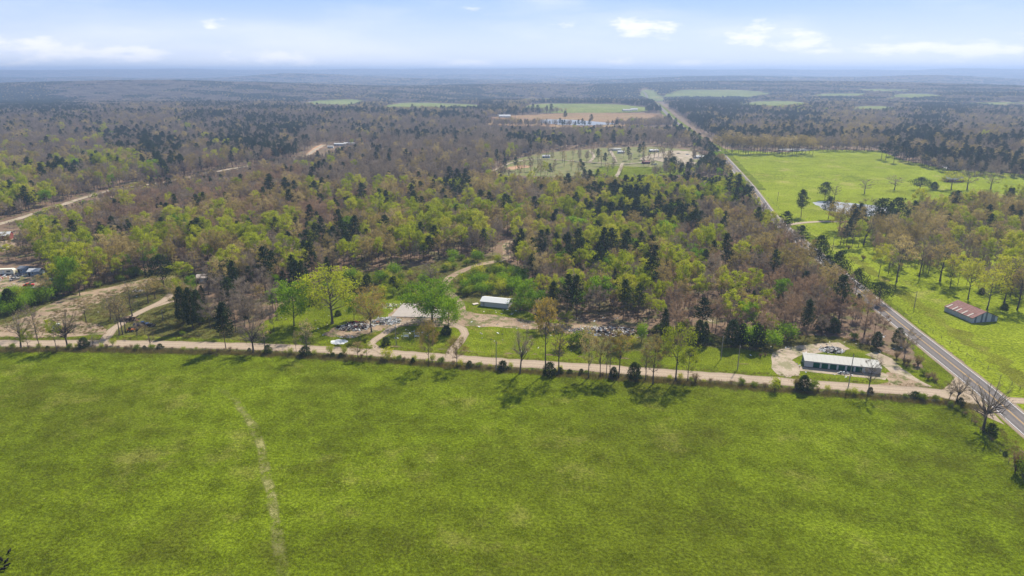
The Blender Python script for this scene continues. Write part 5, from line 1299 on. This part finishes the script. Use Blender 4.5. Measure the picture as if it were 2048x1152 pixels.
# concrete slab
pts = [P(*q) for q in ((782, 634), (806, 607.5), (838, 607.5), (834, 617), (898, 621), (892, 637))]
bm = bmesh.new(); vs = [bm.verts.new((p.x, p.y, .05)) for p in pts]; f_ = bm.faces.new(vs)
if f_.normal.z < 0: f_.normal_flip()
r_ = bmesh.ops.extrude_face_region(bm, geom=[f_]); bmesh.ops.translate(bm, verts=[v for v in r_['geom'] if isinstance(v, bmesh.types.BMVert)], vec=(0, 0, .22)); bmesh.ops.recalc_face_normals(bm, faces=bm.faces[:])
me = bpy.data.meshes.new('concrete_slab'); bm.to_mesh(me); bm.free(); me.materials.append(M_conc); tag(link('concrete_slab', me), 'bare pale concrete slab of a removed house behind the green tree', 'slab')

# ------------------------------------------------------------------ debris
def debris(name, cx, cy, rx, ry, hh, n, mats, size, label, seed):
    g = P(cx, cy); rg = random.Random(seed); b = MB()
    for i in range(n):
        r = math.sqrt(rg.random()); a = rg.uniform(0, 6.28); x = math.cos(a) * r * rx; y = math.sin(a) * r * ry
        z = max(.05, hh * (1 - r ** 1.5) * rg.uniform(.2, 1)); s = size * rg.uniform(.4, 1.5)
        t = rg.random(); dm = (s * 2.2, s * .16, s * .1) if t < .4 else (s, s * .8, s * .06) if t < .75 else (s * .5, s * .45, s * .4)
        M = Matrix.Translation((x, y, z)) @ Euler((rg.uniform(-.6, .6), rg.uniform(-.6, .6), rg.uniform(0, 6.28))).to_matrix().to_4x4()
        b.box(-dm[0] / 2, dm[0] / 2, -dm[1] / 2, dm[1] / 2, -dm[2] / 2, dm[2] / 2, rg.choices(range(len(mats)), [m[1] for m in mats])[0], M)
    o = b.obj(name, [m[0] for m in mats], None, g); tag(o, label, kind='stuff'); return o


debris('burnt_debris', 706, 655, 7, 4.5, 1.1, 420, [(M_ash, 5), (M_grey, 3), (M_maroon, 1.2), (M_whp, 2), (M_wood, 1)], .75, 'burnt black and grey house debris beside the largest oak', 1)
debris('burnt_debris', 722, 652, 6, 3.2, .9, 260, [(M_ash, 2), (M_grey, 4), (M_whp, 5), (M_pale, 2)], .7, 'pale ash and scrap on the east of the burnt heap', 2)
debris('burnt_debris', 714, 647, 4.5, 2, 1.0, 110, [(M_maroon, 3), (M_ash, 2)], .9, 'dark red burnt cloth and timbers', 3)
debris('debris', 774, 643, 6, 4.5, 1.5, 260, [(M_grey, 5), (M_whp, 2), (M_tin, 3), (M_pale, 1), (M_orp, .4)], 1.0, 'heap of grey scrap metal beside the concrete slab', 4)
debris('debris', 788, 645, 2.4, 1.6, .9, 60, [(M_whp, 5), (M_tin, 1)], .8, 'small heap of white scrap at the driveway', 5)
debris('debris', 693, 674, 4, 1.5, .4, 60, [(M_pale, 3), (M_whp, 1), (M_wood, 2)], .6, 'scattered pale boards on the lawn by the white tarp', 6)
debris('debris', 785, 612, 6, 4, .6, 120, [(M_pale, 3), (M_wood, 3), (M_whp, 2)], .6, 'broken blocks and boards behind the concrete slab', 16)
debris('debris', 1182, 662, 9, 4, 1.1, 300, [(M_pale, 3), (M_wood, 4), (M_grey, 3), (M_whp, 2), (M_brn, 2), (M_maroon, .5)], .9, 'west half of the long heap of demolition rubble', 7)
debris('debris', 1216, 664, 10, 5, 1.8, 460, [(M_pale, 4), (M_wood, 4), (M_whp, 3), (M_ash, 2), (M_brn, 3), (M_maroon, .5)], 1.15, 'long heap of demolition boards and rubble at the forest edge', 8)
debris('debris', 1262, 668, 9, 5, 1.0, 220, [(M_brn, 5), (M_ash, 3), (M_wood, 2), (M_pale, 1)], 1.0, 'dark brush and charred logs beside the rubble heap', 9)
debris('debris', 1664, 701, 4.6, 3.2, 1.5, 220, [(M_whp, 4), (M_grey, 3), (M_ash, 2.5), (M_pale, 2), (M_brick, .6)], .8, 'rubbish heap behind the storage building', 10)
debris('debris', 1688, 747, 2.6, 1.1, .9, 90, [(M_whp, 3), (M_grey, 3), (M_ash, 2), (M_pale, 1)], .6, 'small rubbish heap in front of the storage doors', 11)
debris('debris', 258, 640, 4.2, 2.6, 1.5, 150, [(M_ash, 4), (M_brn, 4), (M_orp, 1), (M_wood, 1)], 1.2, 'dark rusty log heap behind the blue truck', 12)
debris('debris', 236, 548, 8, 3.5, 2.2, 500, [(M_wood, 4), (M_brn, 3), (M_grey, 3)], .9, 'grey brush pile at the forest edge of the dirt yard', 13)
debris('debris', 275, 582, 3, 2, .9, 80, [(M_wood, 3), (M_grey, 3)], .7, 'small grey brush pile beside the dirt yard', 14)
debris('debris', 25, 552, 10, 5, .7, 110, [(M_whp, 3), (M_grey, 2), (M_navy, 1), (M_pale, 2), (M_redp, .6)], .8, 'yard clutter around the camper', 15)
# scattered litter
rg = random.Random(9); b = MB()
for (cx, cy, sx, sy, n) in [(1700, 690, 70, 24, 26), (1560, 700, 60, 12, 8), (1640, 725, 80, 30, 14), (1000, 660, 60, 25, 22), (640, 640, 80, 35, 16), (820, 665, 50, 12, 26), (1180, 640, 60, 14, 10), (1100, 690, 60, 20, 6), (60, 560, 60, 22, 40), (10, 560, 30, 20, 14), (1000, 625, 40, 6, 16), (230, 600, 60, 25, 8), (1780, 712, 30, 16, 8)]:
    for _ in range(n):
        g = P(cx + rg.uniform(-1, 1) * sx, cy + rg.uniform(-1, 1) * sy); s = rg.uniform(.15, .5)
        M = Matrix.Translation(g + Vector((0, 0, .12))) @ Euler((rg.uniform(-.4, .4), rg.uniform(-.4, .4), rg.uniform(0, 6.28))).to_matrix().to_4x4()
        b.box(-s, s, -s * .5, s * .5, -.05, .07, rg.choices((0, 1, 2), (4, 2, 1))[0], M)
tag(b.obj('litter', [M_whp, M_pale, M_grey]), 'scattered pale litter on the yards', kind='stuff')
# white tarp
g = P(678, 684); b = MB(); n = 14
V = [(0, 0, .16)] + [(math.cos(i / n * 6.283) * 3.4 * (1 + .12 * math.sin(i * 2.3)), math.sin(i / n * 6.283) * 2.6 * (1 + .1 * math.cos(i * 3.1)), .06) for i in range(n)] + [(math.cos(i / n * 6.283) * 1.9, math.sin(i / n * 6.283) * 1.5, .14 + .04 * math.sin(i * 2.7)) for i in range(n)]
b.add(V, [(0, 1 + n + i, 1 + n + (i + 1) % n) for i in range(n)] + [(1 + i, 1 + (i + 1) % n, 1 + n + (i + 1) % n, 1 + n + i) for i in range(n)]); tag(b.obj('tarp', M_tarp, None, g), 'rumpled white tarp lying on the lawn near the driveway', 'tarp')

# ------------------------------------------------------------------ poles, fences
def pole(px, py, top, name, label, m=M_pole, arm=False, lamp=False):
    g, h, mpp = px_size(px, py, top); e = empty(name, g, .6, label, 'light pole' if lamp else 'utility pole')
    b = MB(); b.tube([(0, 0, -.2), (0, 0, h * .5), (.03, 0, h)], [.17, .145, .11], 8); b.obj('pole', m, e)
    if arm: part(e, 'crossarm', M_wood, (-1.1, 1.1, -.06, .06, h - .7, h - .56)); [part(e, 'insulator', M_dark, (x - .05, x + .05, -.05, .05, h - .559, h - .4)) for x in (-1, -.35, .35, 1)]
    else: part(e, 'insulator', M_dark, (-.07, .07, -.07, .07, h + .002, h + .2)); part(e, 'bracket', M_grey, (.12, .4, -.05, .05, h - .9, h - .5))
    if lamp: part(e, 'lamp_head', M_whp, (-.5, .25, -.2, .2, h - .25, h - .05))
    return g, h


pl = [pole(992.5, 741, 683, 'utility_pole', 'single weathered wooden pole between the amber tree and the forked tree', arm=False),
      pole(1442, 718, 671, 'utility_pole', 'wooden pole standing in the brush behind the road'),
      pole(1475, 739, 690, 'utility_pole', 'wooden pole on the verge near the storage lot'),
      pole(1697, 772, 708, 'utility_pole', 'grey pole in front of the storage doors'),
      pole(1828, 616, 583, 'utility_pole', 'dark pole on the grass across the highway from the barn'),
      pole(1665, 500, 474, 'utility_pole', 'dark pole on the roadside grass south of the pond drive'),
      pole(1555, 402, 384, 'utility_pole', 'small dark pole far along the highway field edge'),
      pole(792.5, 691, 642, 'yard_light_pole', 'thin pale yard light pole on the lawn island', lamp=True),
      pole(326, 640, 618, 'utility_pole', 'short pale pole on the lawn beside the cedar clump')]
def wire(i, j, sag=.5):
    a = pl[i][0] + Vector((0, 0, pl[i][1])); b_ = pl[j][0] + Vector((0, 0, pl[j][1])); b = MB()
    pts = [a.lerp(b_, t / 10) - Vector((0, 0, sag * 4 * (t / 10) * (1 - t / 10))) for t in range(11)]; b.tube(pts, [.02] * 11, 4); return b.obj('power_line', M_dark)
tag(wire(1, 2), 'thin power line between the two wooden poles by the road', 'power line')
tag(wire(2, 3, 1.5), 'thin power line from the verge pole to the storage pole', 'power line')
tag(wire(4, 5, 4), 'thin power line along the grass east of the highway', 'power line')


def fence(name, pts, label, sp=4.2, world=False, off=0., hh=1.2, lim=300):
    p = [Vector((*q, 0)) if world else P(*q) for q in pts]; p = smooth_path(p, sp); e = empty(name, p[0], 0, label, 'fence'); o0 = p[0]
    pm = MB(); pm.tube([(0, 0, -.1), (0, 0, hh)], [.09, .08], 6); pm = pm.mesh('post', [M_wood]); last = None; w_ = MB(); q_ = []
    for i, a in enumerate(p[:lim]):
        o = link('post', pm, e, a - o0 + Vector((rng.uniform(-.1, .1), rng.uniform(-.1, .1), 0))); o.rotation_euler = (rng.uniform(-.06, .06), rng.uniform(-.06, .06), 0); o.scale = (1, 1, rng.uniform(.85, 1.15)); q_.append(a - o0)
    for z in (.45, .8, 1.1): wb = MB(); wb.tube([a + Vector((0, 0, z)) for a in q_], [.012] * len(q_), 3); wb.obj('wire', M_grey, e)


fence('wire_fence', [(-60, 698), (120, 698), (240, 699), (500, 706), (740, 718), (1000, 739), (1200, 752), (1400, 766), (1560, 778), (1700, 790), (1800, 798), (1878, 806)], 'old wire fence with wooden posts along the near pasture edge', 4.0)
fence('wire_fence', [(1890, 808), (1925, 828), (1960, 862), (2000, 905), (2048, 965)], 'wire fence with posts from the pasture corner along the highway', 4.0)
fence('wire_fence', [(1600, 456), (1660, 510), (1715, 560), (1760, 600), (1850, 655), (1950, 722), (2040, 780)], 'wire fence on the grass east of the highway', 5)
fence('wire_fence', [(1462, 330), (1490, 356), (1530, 392), (1560, 420)], 'far wire fence between the highway and the green field', 9)
fence('wire_fence', [(1545, 358), (1620, 360), (1700, 364), (1800, 372)], 'wire fence crossing the far green field', 9)

# ------------------------------------------------------------------ vehicles and small buildings
def wheel(par, x, y, r=.38, w_=.26):
    b = MB(); b.tube([(x, y - w_ / 2, r), (x, y + w_ / 2, r)], [r, r], 12); t = b.obj('wheel', M_rub, par); h = MB(); s = -1 if y < 0 else 1
    h.tube([(x, y + s * w_ / 2, r), (x, y + s * (w_ / 2 + .02), r)], [r * .55, r * .5], 8); h.obj('rim', M_grey, t)


def body(par, name, prof, hw, m):
    b = MB(); n = len(prof); V = [(x, -hw * s, z) for x, z, s in prof] + [(x, hw * s, z) for x, z, s in prof]
    b.add(V, [tuple(range(n)), tuple(range(2 * n - 1, n - 1, -1))] + [(i, i + n, (i + 1) % n + n, (i + 1) % n) for i in range(n)]); return b.obj(name, m, par)


def car(px, py, rz, m, label, L=4.6, kind='car', name='parked_car', cat='car'):
    e = empty(name, P(px, py), rz, label, cat); h = L / 2
    if kind == 'car':
        body(e, 'body', [(-h, .35, 1), (-h, .85, 1), (-h + .7, .95, 1), (h - 1.2, .92, 1), (h - .1, .75, 1), (h, .35, 1)], .88, m)
        body(e, 'cab', [(-h + .5, .955, .95), (-h + 1.2, 1.42, .78), (h - 2.1, 1.42, .78), (h - 1.3, .955, .93)], .86, M_glass); part(e, 'roof', m, (-h + 1.25, h - 2.1, -.66, .66, 1.425, 1.47))
    else:
        body(e, 'body', [(-h, .5, 1), (-h, 1.0, 1), (h - 2.9, 1.0, 1), (h - 2.89, 1.05, 1), (h - .1, 1.02, 1), (h, .5, 1)], .95, m)
        body(e, 'cab', [(h - 2.9, 1.055, .97), (h - 2.8, 1.85, .82), (h - 1.7, 1.85, .82), (h - 1.1, 1.055, .95)], .93, M_glass); part(e, 'roof', m, (h - 2.82, h - 1.68, -.78, .78, 1.855, 1.9)); part(e, 'bed', M_dark, (-h + .15, h - 3.05, -.8, .8, 1.003, 1.02))
        part(e, 'tailgate', m, (-h - .03, -h - .002, -.9, .9, .55, 1.3)); part(e, 'side_panel', m, (-h, h - 2.95, -.95, -.88, 1.022, 1.35)); part(e, 'side_panel', m, (-h, h - 2.95, .88, .95, 1.022, 1.35))
    for x in (-h + .9, h - .9):
        for y in (-.84, .84): wheel(e, x, y, .36 if kind == 'car' else .42)
    for y in (-.62, .62): part(e, 'headlight', M_whp, (h - .02, h + .03, y - .16, y + .16, .6, .78))
    return e


car(283, 652, .35, M_navy, 'dark blue pickup truck parked at the yard track', 5.6, 'pickup', 'parked_pickup', 'pickup truck')
car(58, 572, .5, M_redp, 'red car parked near the grey sheds and the long trailer', 4.6)
car(8, 497, .4, M_whp, 'white car parked before the dark red house', 4.6)
car(30, 560, 1.2, M_grey, 'grey car between the clutter and the dirt lane at the west edge', 4.5)
car(98, 574, .2, M_whp, 'white car beyond the lime shrubs beside the corrugated sheets', 4.5)
car(12, 600, .8, M_whp, 'white car on the grass beside the cedar', 4.4)
car(1357, 309, 0, M_dark, 'dark car on the far gravel lot', 5)
car(1310, 330, .2, M_whp, 'white pickup near the red brown cabin in the clearing', 5.5, 'pickup', 'parked_pickup', 'pickup truck')
car(1262, 309, .2, M_whp, 'white car between pines in the clearing', 5)
car(1375, 311, .1, M_whp, 'white car on the east of the far gravel lot', 5)
# old white truck with a load of logs
e = empty('flatbed_truck', P(122, 661), -.5, 'old white cab flatbed truck loaded with rusty logs on the dirt yard', 'truck')
body(e, 'cab', [(-3.6, .6, 1), (-3.6, 1.5, 1), (-3.1, 2.4, .95), (-1.7, 2.4, .95), (-1.7, .6, 1)], 1.05, M_whp); part(e, 'window', M_glass, (-3.0, -2.1, -1.075, -1.052, 1.5, 2.1)); part(e, 'bed', M_orp, (-1.65, 3.6, -1.1, 1.1, .8, .95))
for x in (-2.8, 1.6, 2.6):
    for y in (-1, 1): wheel(e, x, y, .48)
for i in range(7): b = MB(); y = -.8 + (i % 4) * .5 + (.25 if i > 3 else 0); z = 1.16 + (.4 if i > 3 else 0); b.tube([(-1.4, y, z), (3.4 + .3 * (i % 3), y + .1, z)], [.2, .17], 7); b.obj('log', M_brn, e)
# black trailer
e = empty('utility_trailer', P(302, 653), .1, 'black equipment trailer behind the blue pickup', 'trailer'); part(e, 'deck', M_dark, (-1.9, 1.9, -.9, .9, .5, .65)); part(e, 'crate', M_dark, (-1.2, .7, -.7, .7, .652, 1.3)); part(e, 'drawbar', M_dark, (-3, -1.902, -.06, .06, .5, .6)); [wheel(e, x, y) for x in (-.5, .5) for y in (-1.02, 1.02)]
# orange machine
e = empty('loader', P(262, 663), .3, 'small rusty orange loader in the shade of the thin trunks', 'loader'); part(e, 'body', M_orp, (-1.3, 1.0, -.6, .6, .45, 1.1)); part(e, 'cab', M_dark, (-.7, .2, -.5, .5, 1.102, 1.9)); part(e, 'arm', M_orp, (.3, 2.0, -.75, -.62, .8, 1.0), (.3, 2.0, .62, .75, .8, 1.0)); part(e, 'bucket', M_dark, (2.002, 2.6, -.9, .9, .2, .8)); [wheel(e, x, y, .42) for x in (-.8, .7) for y in (-.74, .74)]


def house(px, py, rz, L, Wd, ev, rd, mw, mr, label, name='house', cat='house', win=3, door=True):
    e = empty(name, P(px, py), rz, label, cat); gable(e, L, Wd, ev, rd, mw, mr, .3)
    for i in range(win): x = L * (i + .6) / (win + .3); wf = part(e, 'window', M_whp, (x - .55, x + .55, -.04, -.003, ev * .42, ev * .85)); part(wf, 'pane', M_glass, (x - .45, x + .45, -.05, -.041, ev * .46, ev * .81))
    if door: part(e, 'door', M_dark, (L * .06, L * .06 + .9, -.04, -.003, .02, ev * .82))
    return e


# camper and sheds at the left edge
e = empty('camper', P(-2, 549), .12, 'cream camper trailer with a dark side window beside the grey sheds', 'camper'); body(e, 'body', [(0, .5, 1), (0, 2.6, 1), (.4, 3.0, 1), (7.3, 3.0, 1), (7.8, 2.4, 1), (7.8, .5, 1)], 1.2, M_cream)
part(e, 'window', M_glass, (4.6, 6.4, -1.235, -1.203, 1.5, 2.2)); part(e, 'door', M_whp, (2.6, 3.3, -1.235, -1.203, .6, 2.4)); part(e, 'skirt', M_dark, (.3, 7.4, -1.1, 1.1, .1, .498)); [wheel(e, x, y) for x in (3.6, 4.5) for y in (-1.28, 1.28)]
house(36, 546, -.15, 5, 5, 2.3, 3.2, M_blue, M_tind, 'blue grey shed next to the cream camper', 'garden_shed', 'shed', 1)
house(56, 552, .1, 5.5, 5, 2.3, 3.3, M_blue, M_tin, 'larger blue grey shed east of another beside the camper', 'garden_shed', 'shed', 1)
e = empty('long_trailer', P(52, 581), .42, 'long pale metal trailer lying behind the lime shrubs', 'trailer'); part(e, 'deck', M_tin, (0, 7.5, 0, 2.2, .5, .75)); part(e, 'rail', M_grey, (0, 7.5, 0, .08, .752, .95), (0, 7.5, 2.12, 2.2, .752, .95)); [wheel(e, x, y) for x in (4, 5) for y in (-.15, 2.35)]
e = empty('metal_roof_sheet', P(85, 561), .2, 'grey corrugated sheet stack beside the second grey shed', 'metal sheets'); [part(e, 'sheet', M_tin if i % 2 else M_grey, (i * .1, 4 + i * .1, 0, 2, .1 + i * .12, .16 + i * .12)) for i in range(5)]
house(-14, 482, .3, 9, 7, 3, 4.6, M_brick, M_roofb, 'dark red house with a bright white roof at the west edge', win=3)
house(668, 292, 0, 17, 5, 2.6, 3.6, M_tin, M_roofb, 'long white roofed mobile home at the end of the forest road', 'mobile_home', 'mobile home', 4)
house(688, 290, 0, 15, 5, 2.6, 3.6, M_tin, M_roofb, 'second white roofed mobile home east of the first in the forest', 'mobile_home', 'mobile home', 4)
house(655, 297, .1, 8, 4, 2.4, 3.2, M_whp, M_roofw, 'small white outbuilding beside the two mobile homes', 'outbuilding', 'outbuilding', 1)
for x, y, l_, w_, mw, mr, lb in [(1300, 306, 11, 7, M_blue, M_roofb, 'grey blue house with white roof beside the gravel lot'), (1218, 303, 16, 6, M_cream, M_roofw, 'cream mobile home at the back of the clearing'), (1236, 308, 8, 5, M_whp, M_roofb, 'white cabin beside the small lane in the clearing'),
        (1286, 329, 8, 6, M_brick, M_rust, 'red brown cabin in the middle of the clearing'), (1389, 319, 14, 5, M_whp, M_roofb, 'long white mobile home at the highway end of the gravel lot'),         (1085, 317, 9, 4, M_tin, M_roofb, 'pale camper like home at the west end of the clearing'), (1018, 305, 8, 5, M_whp, M_roofb, 'white roofed shed alone in the bare trees west of the clearing'), (1045, 306, 7, 4, M_tin, M_roofw, 'grey shed alone in the bare trees'),
        (765, 258, 10, 6, M_whp, M_roofb, 'white roof showing among bare trees in the middle of the forest'), (838, 202, 30, 14, M_cream, M_roofb, 'large pale barn on the distant fields'), (998, 236, 26, 12, M_whp, M_roofb, 'white farmhouse on the brown meadow'), (1246, 224, 24, 12, M_tin, M_roofw, 'grey barn behind the lake meadow'), (1262, 222, 18, 10, M_whp, M_roofb, 'white farm shed behind the lake meadow')]:
    house(x, y, .05, l_, w_, 2.6 if l_ < 18 else 4, 3.7 if l_ < 18 else 7, mw, mr, lb, 'mobile_home' if l_ >= 14 and l_ < 18 else 'house', 'mobile home' if 14 <= l_ < 18 else 'house', 3)
house(1893, 366, -.1, 15, 9, 3, 5.2, M_brick, M_tind, 'brick house half hidden by trees on the far field', win=3)
house(1996, 466, -.5, 17, 9, 3, 5, M_brick, M_rust, 'red roofed house hidden in the eastern grove')
house(2012, 494, 0, 8, 6, 2.6, 3.6, M_tin, M_tind, 'small grey shed in the eastern grove', 'outbuilding', 'outbuilding', 1)
house(1950, 302, 0, 16, 10, 3, 5, M_cream, M_pale, 'pale house behind the belt of pines')
# hidden house behind the cedar clump
house(392, 566, .1, 9, 6, 2.5, 3.6, M_tin, M_walld, 'low grey house hidden behind the yard pines')
# white garden frames
for px, lb in ((812, 'west white garden swing frame on the lawn island'), (834, 'east white garden swing frame on the lawn island')):
    e = empty('garden_swing', P(px, 675), .1, lb, 'garden swing')
    for x in (-1, 1): b = MB(); b.tube([(x, -.7, 0), (x, 0, 1.9), (x, .7, 0)], [.06, .06, .06], 5); b.obj('frame', M_whp, e)
    part(e, 'top_bar', M_whp, (-1.1, 1.1, -.05, .05, 1.88, 1.98)); part(e, 'seat', M_whp, (-.8, .8, -.3, .3, .5, .58)); part(e, 'backrest', M_whp, (-.8, .8, .3, .36, .582, 1.1))

# ------------------------------------------------------------------ black cattle
me = bpy.data.meshes.new('cow'); co = [(0, 0, 1.0), (.45, 0, 1.02), (.85, 0, 1.05), (1.15, 0, 1.18), (1.42, 0, 1.15), (1.62, 0, .98), (-.45, 0, 1.02), (-.8, 0, 1.05), (-.95, 0, .9), (-1.0, 0, .5)]
ed = [(0, 1), (1, 2), (2, 3), (3, 4), (4, 5), (0, 6), (6, 7), (7, 8), (8, 9)]; ra = [.42, .43, .38, .26, .19, .12, .43, .36, .05, .04]
for sx, b0 in ((.7, 1), (-.7, 7)):
    for y in (-.2, .2):
        i0 = len(co); co += [(sx, y, .68), (sx + .02, y, .36), (sx - .02, y, .03)]; ra += [.13, .075, .06]; ed += [(b0, i0), (i0, i0 + 1), (i0 + 1, i0 + 2)]
for y in (-.18, .18): i0 = len(co); co += [(1.4, y, 1.27)]; ra += [.04]; ed += [(4, i0)]
me.from_pydata(co, ed, []); o = bpy.data.objects.new('cow_build', me); C.objects.link(o); m1 = o.modifiers.new('s', 'SKIN'); m2 = o.modifiers.new('d', 'SUBSURF'); m2.levels = m2.render_levels = 1
for i, v in enumerate(me.skin_vertices[0].data): v.radius = (ra[i], ra[i]); v.use_root = i == 0
dg = bpy.context.evaluated_depsgraph_get(); cm = bpy.data.meshes.new_from_object(o.evaluated_get(dg)); cm.name = 'cow'; cm.materials.clear(); cm.materials.append(M_cattle); bpy.data.objects.remove(o)
for (x, y, r, s, lb) in [(19, 1106, 1.7, .78, 'black calf standing apart above the others at the pasture corner'), (4, 1123, 2.5, .85, 'black calf at the very edge, facing the calf beside it'), (13, 1125, 1.4, .78, 'black calf in the middle of the small group'), (13.5, 1135, .8, .85, 'black calf lowest but one in the group, turned sideways'), (6, 1142, .1, .9, 'black calf nearest the bottom corner of the pasture')]:
    o = link('calf', cm, None, P(x, y)); o.rotation_euler = (0, 0, r); o.scale = (s * .62, s * .74, s * .66); tag(o, lb, 'calf')
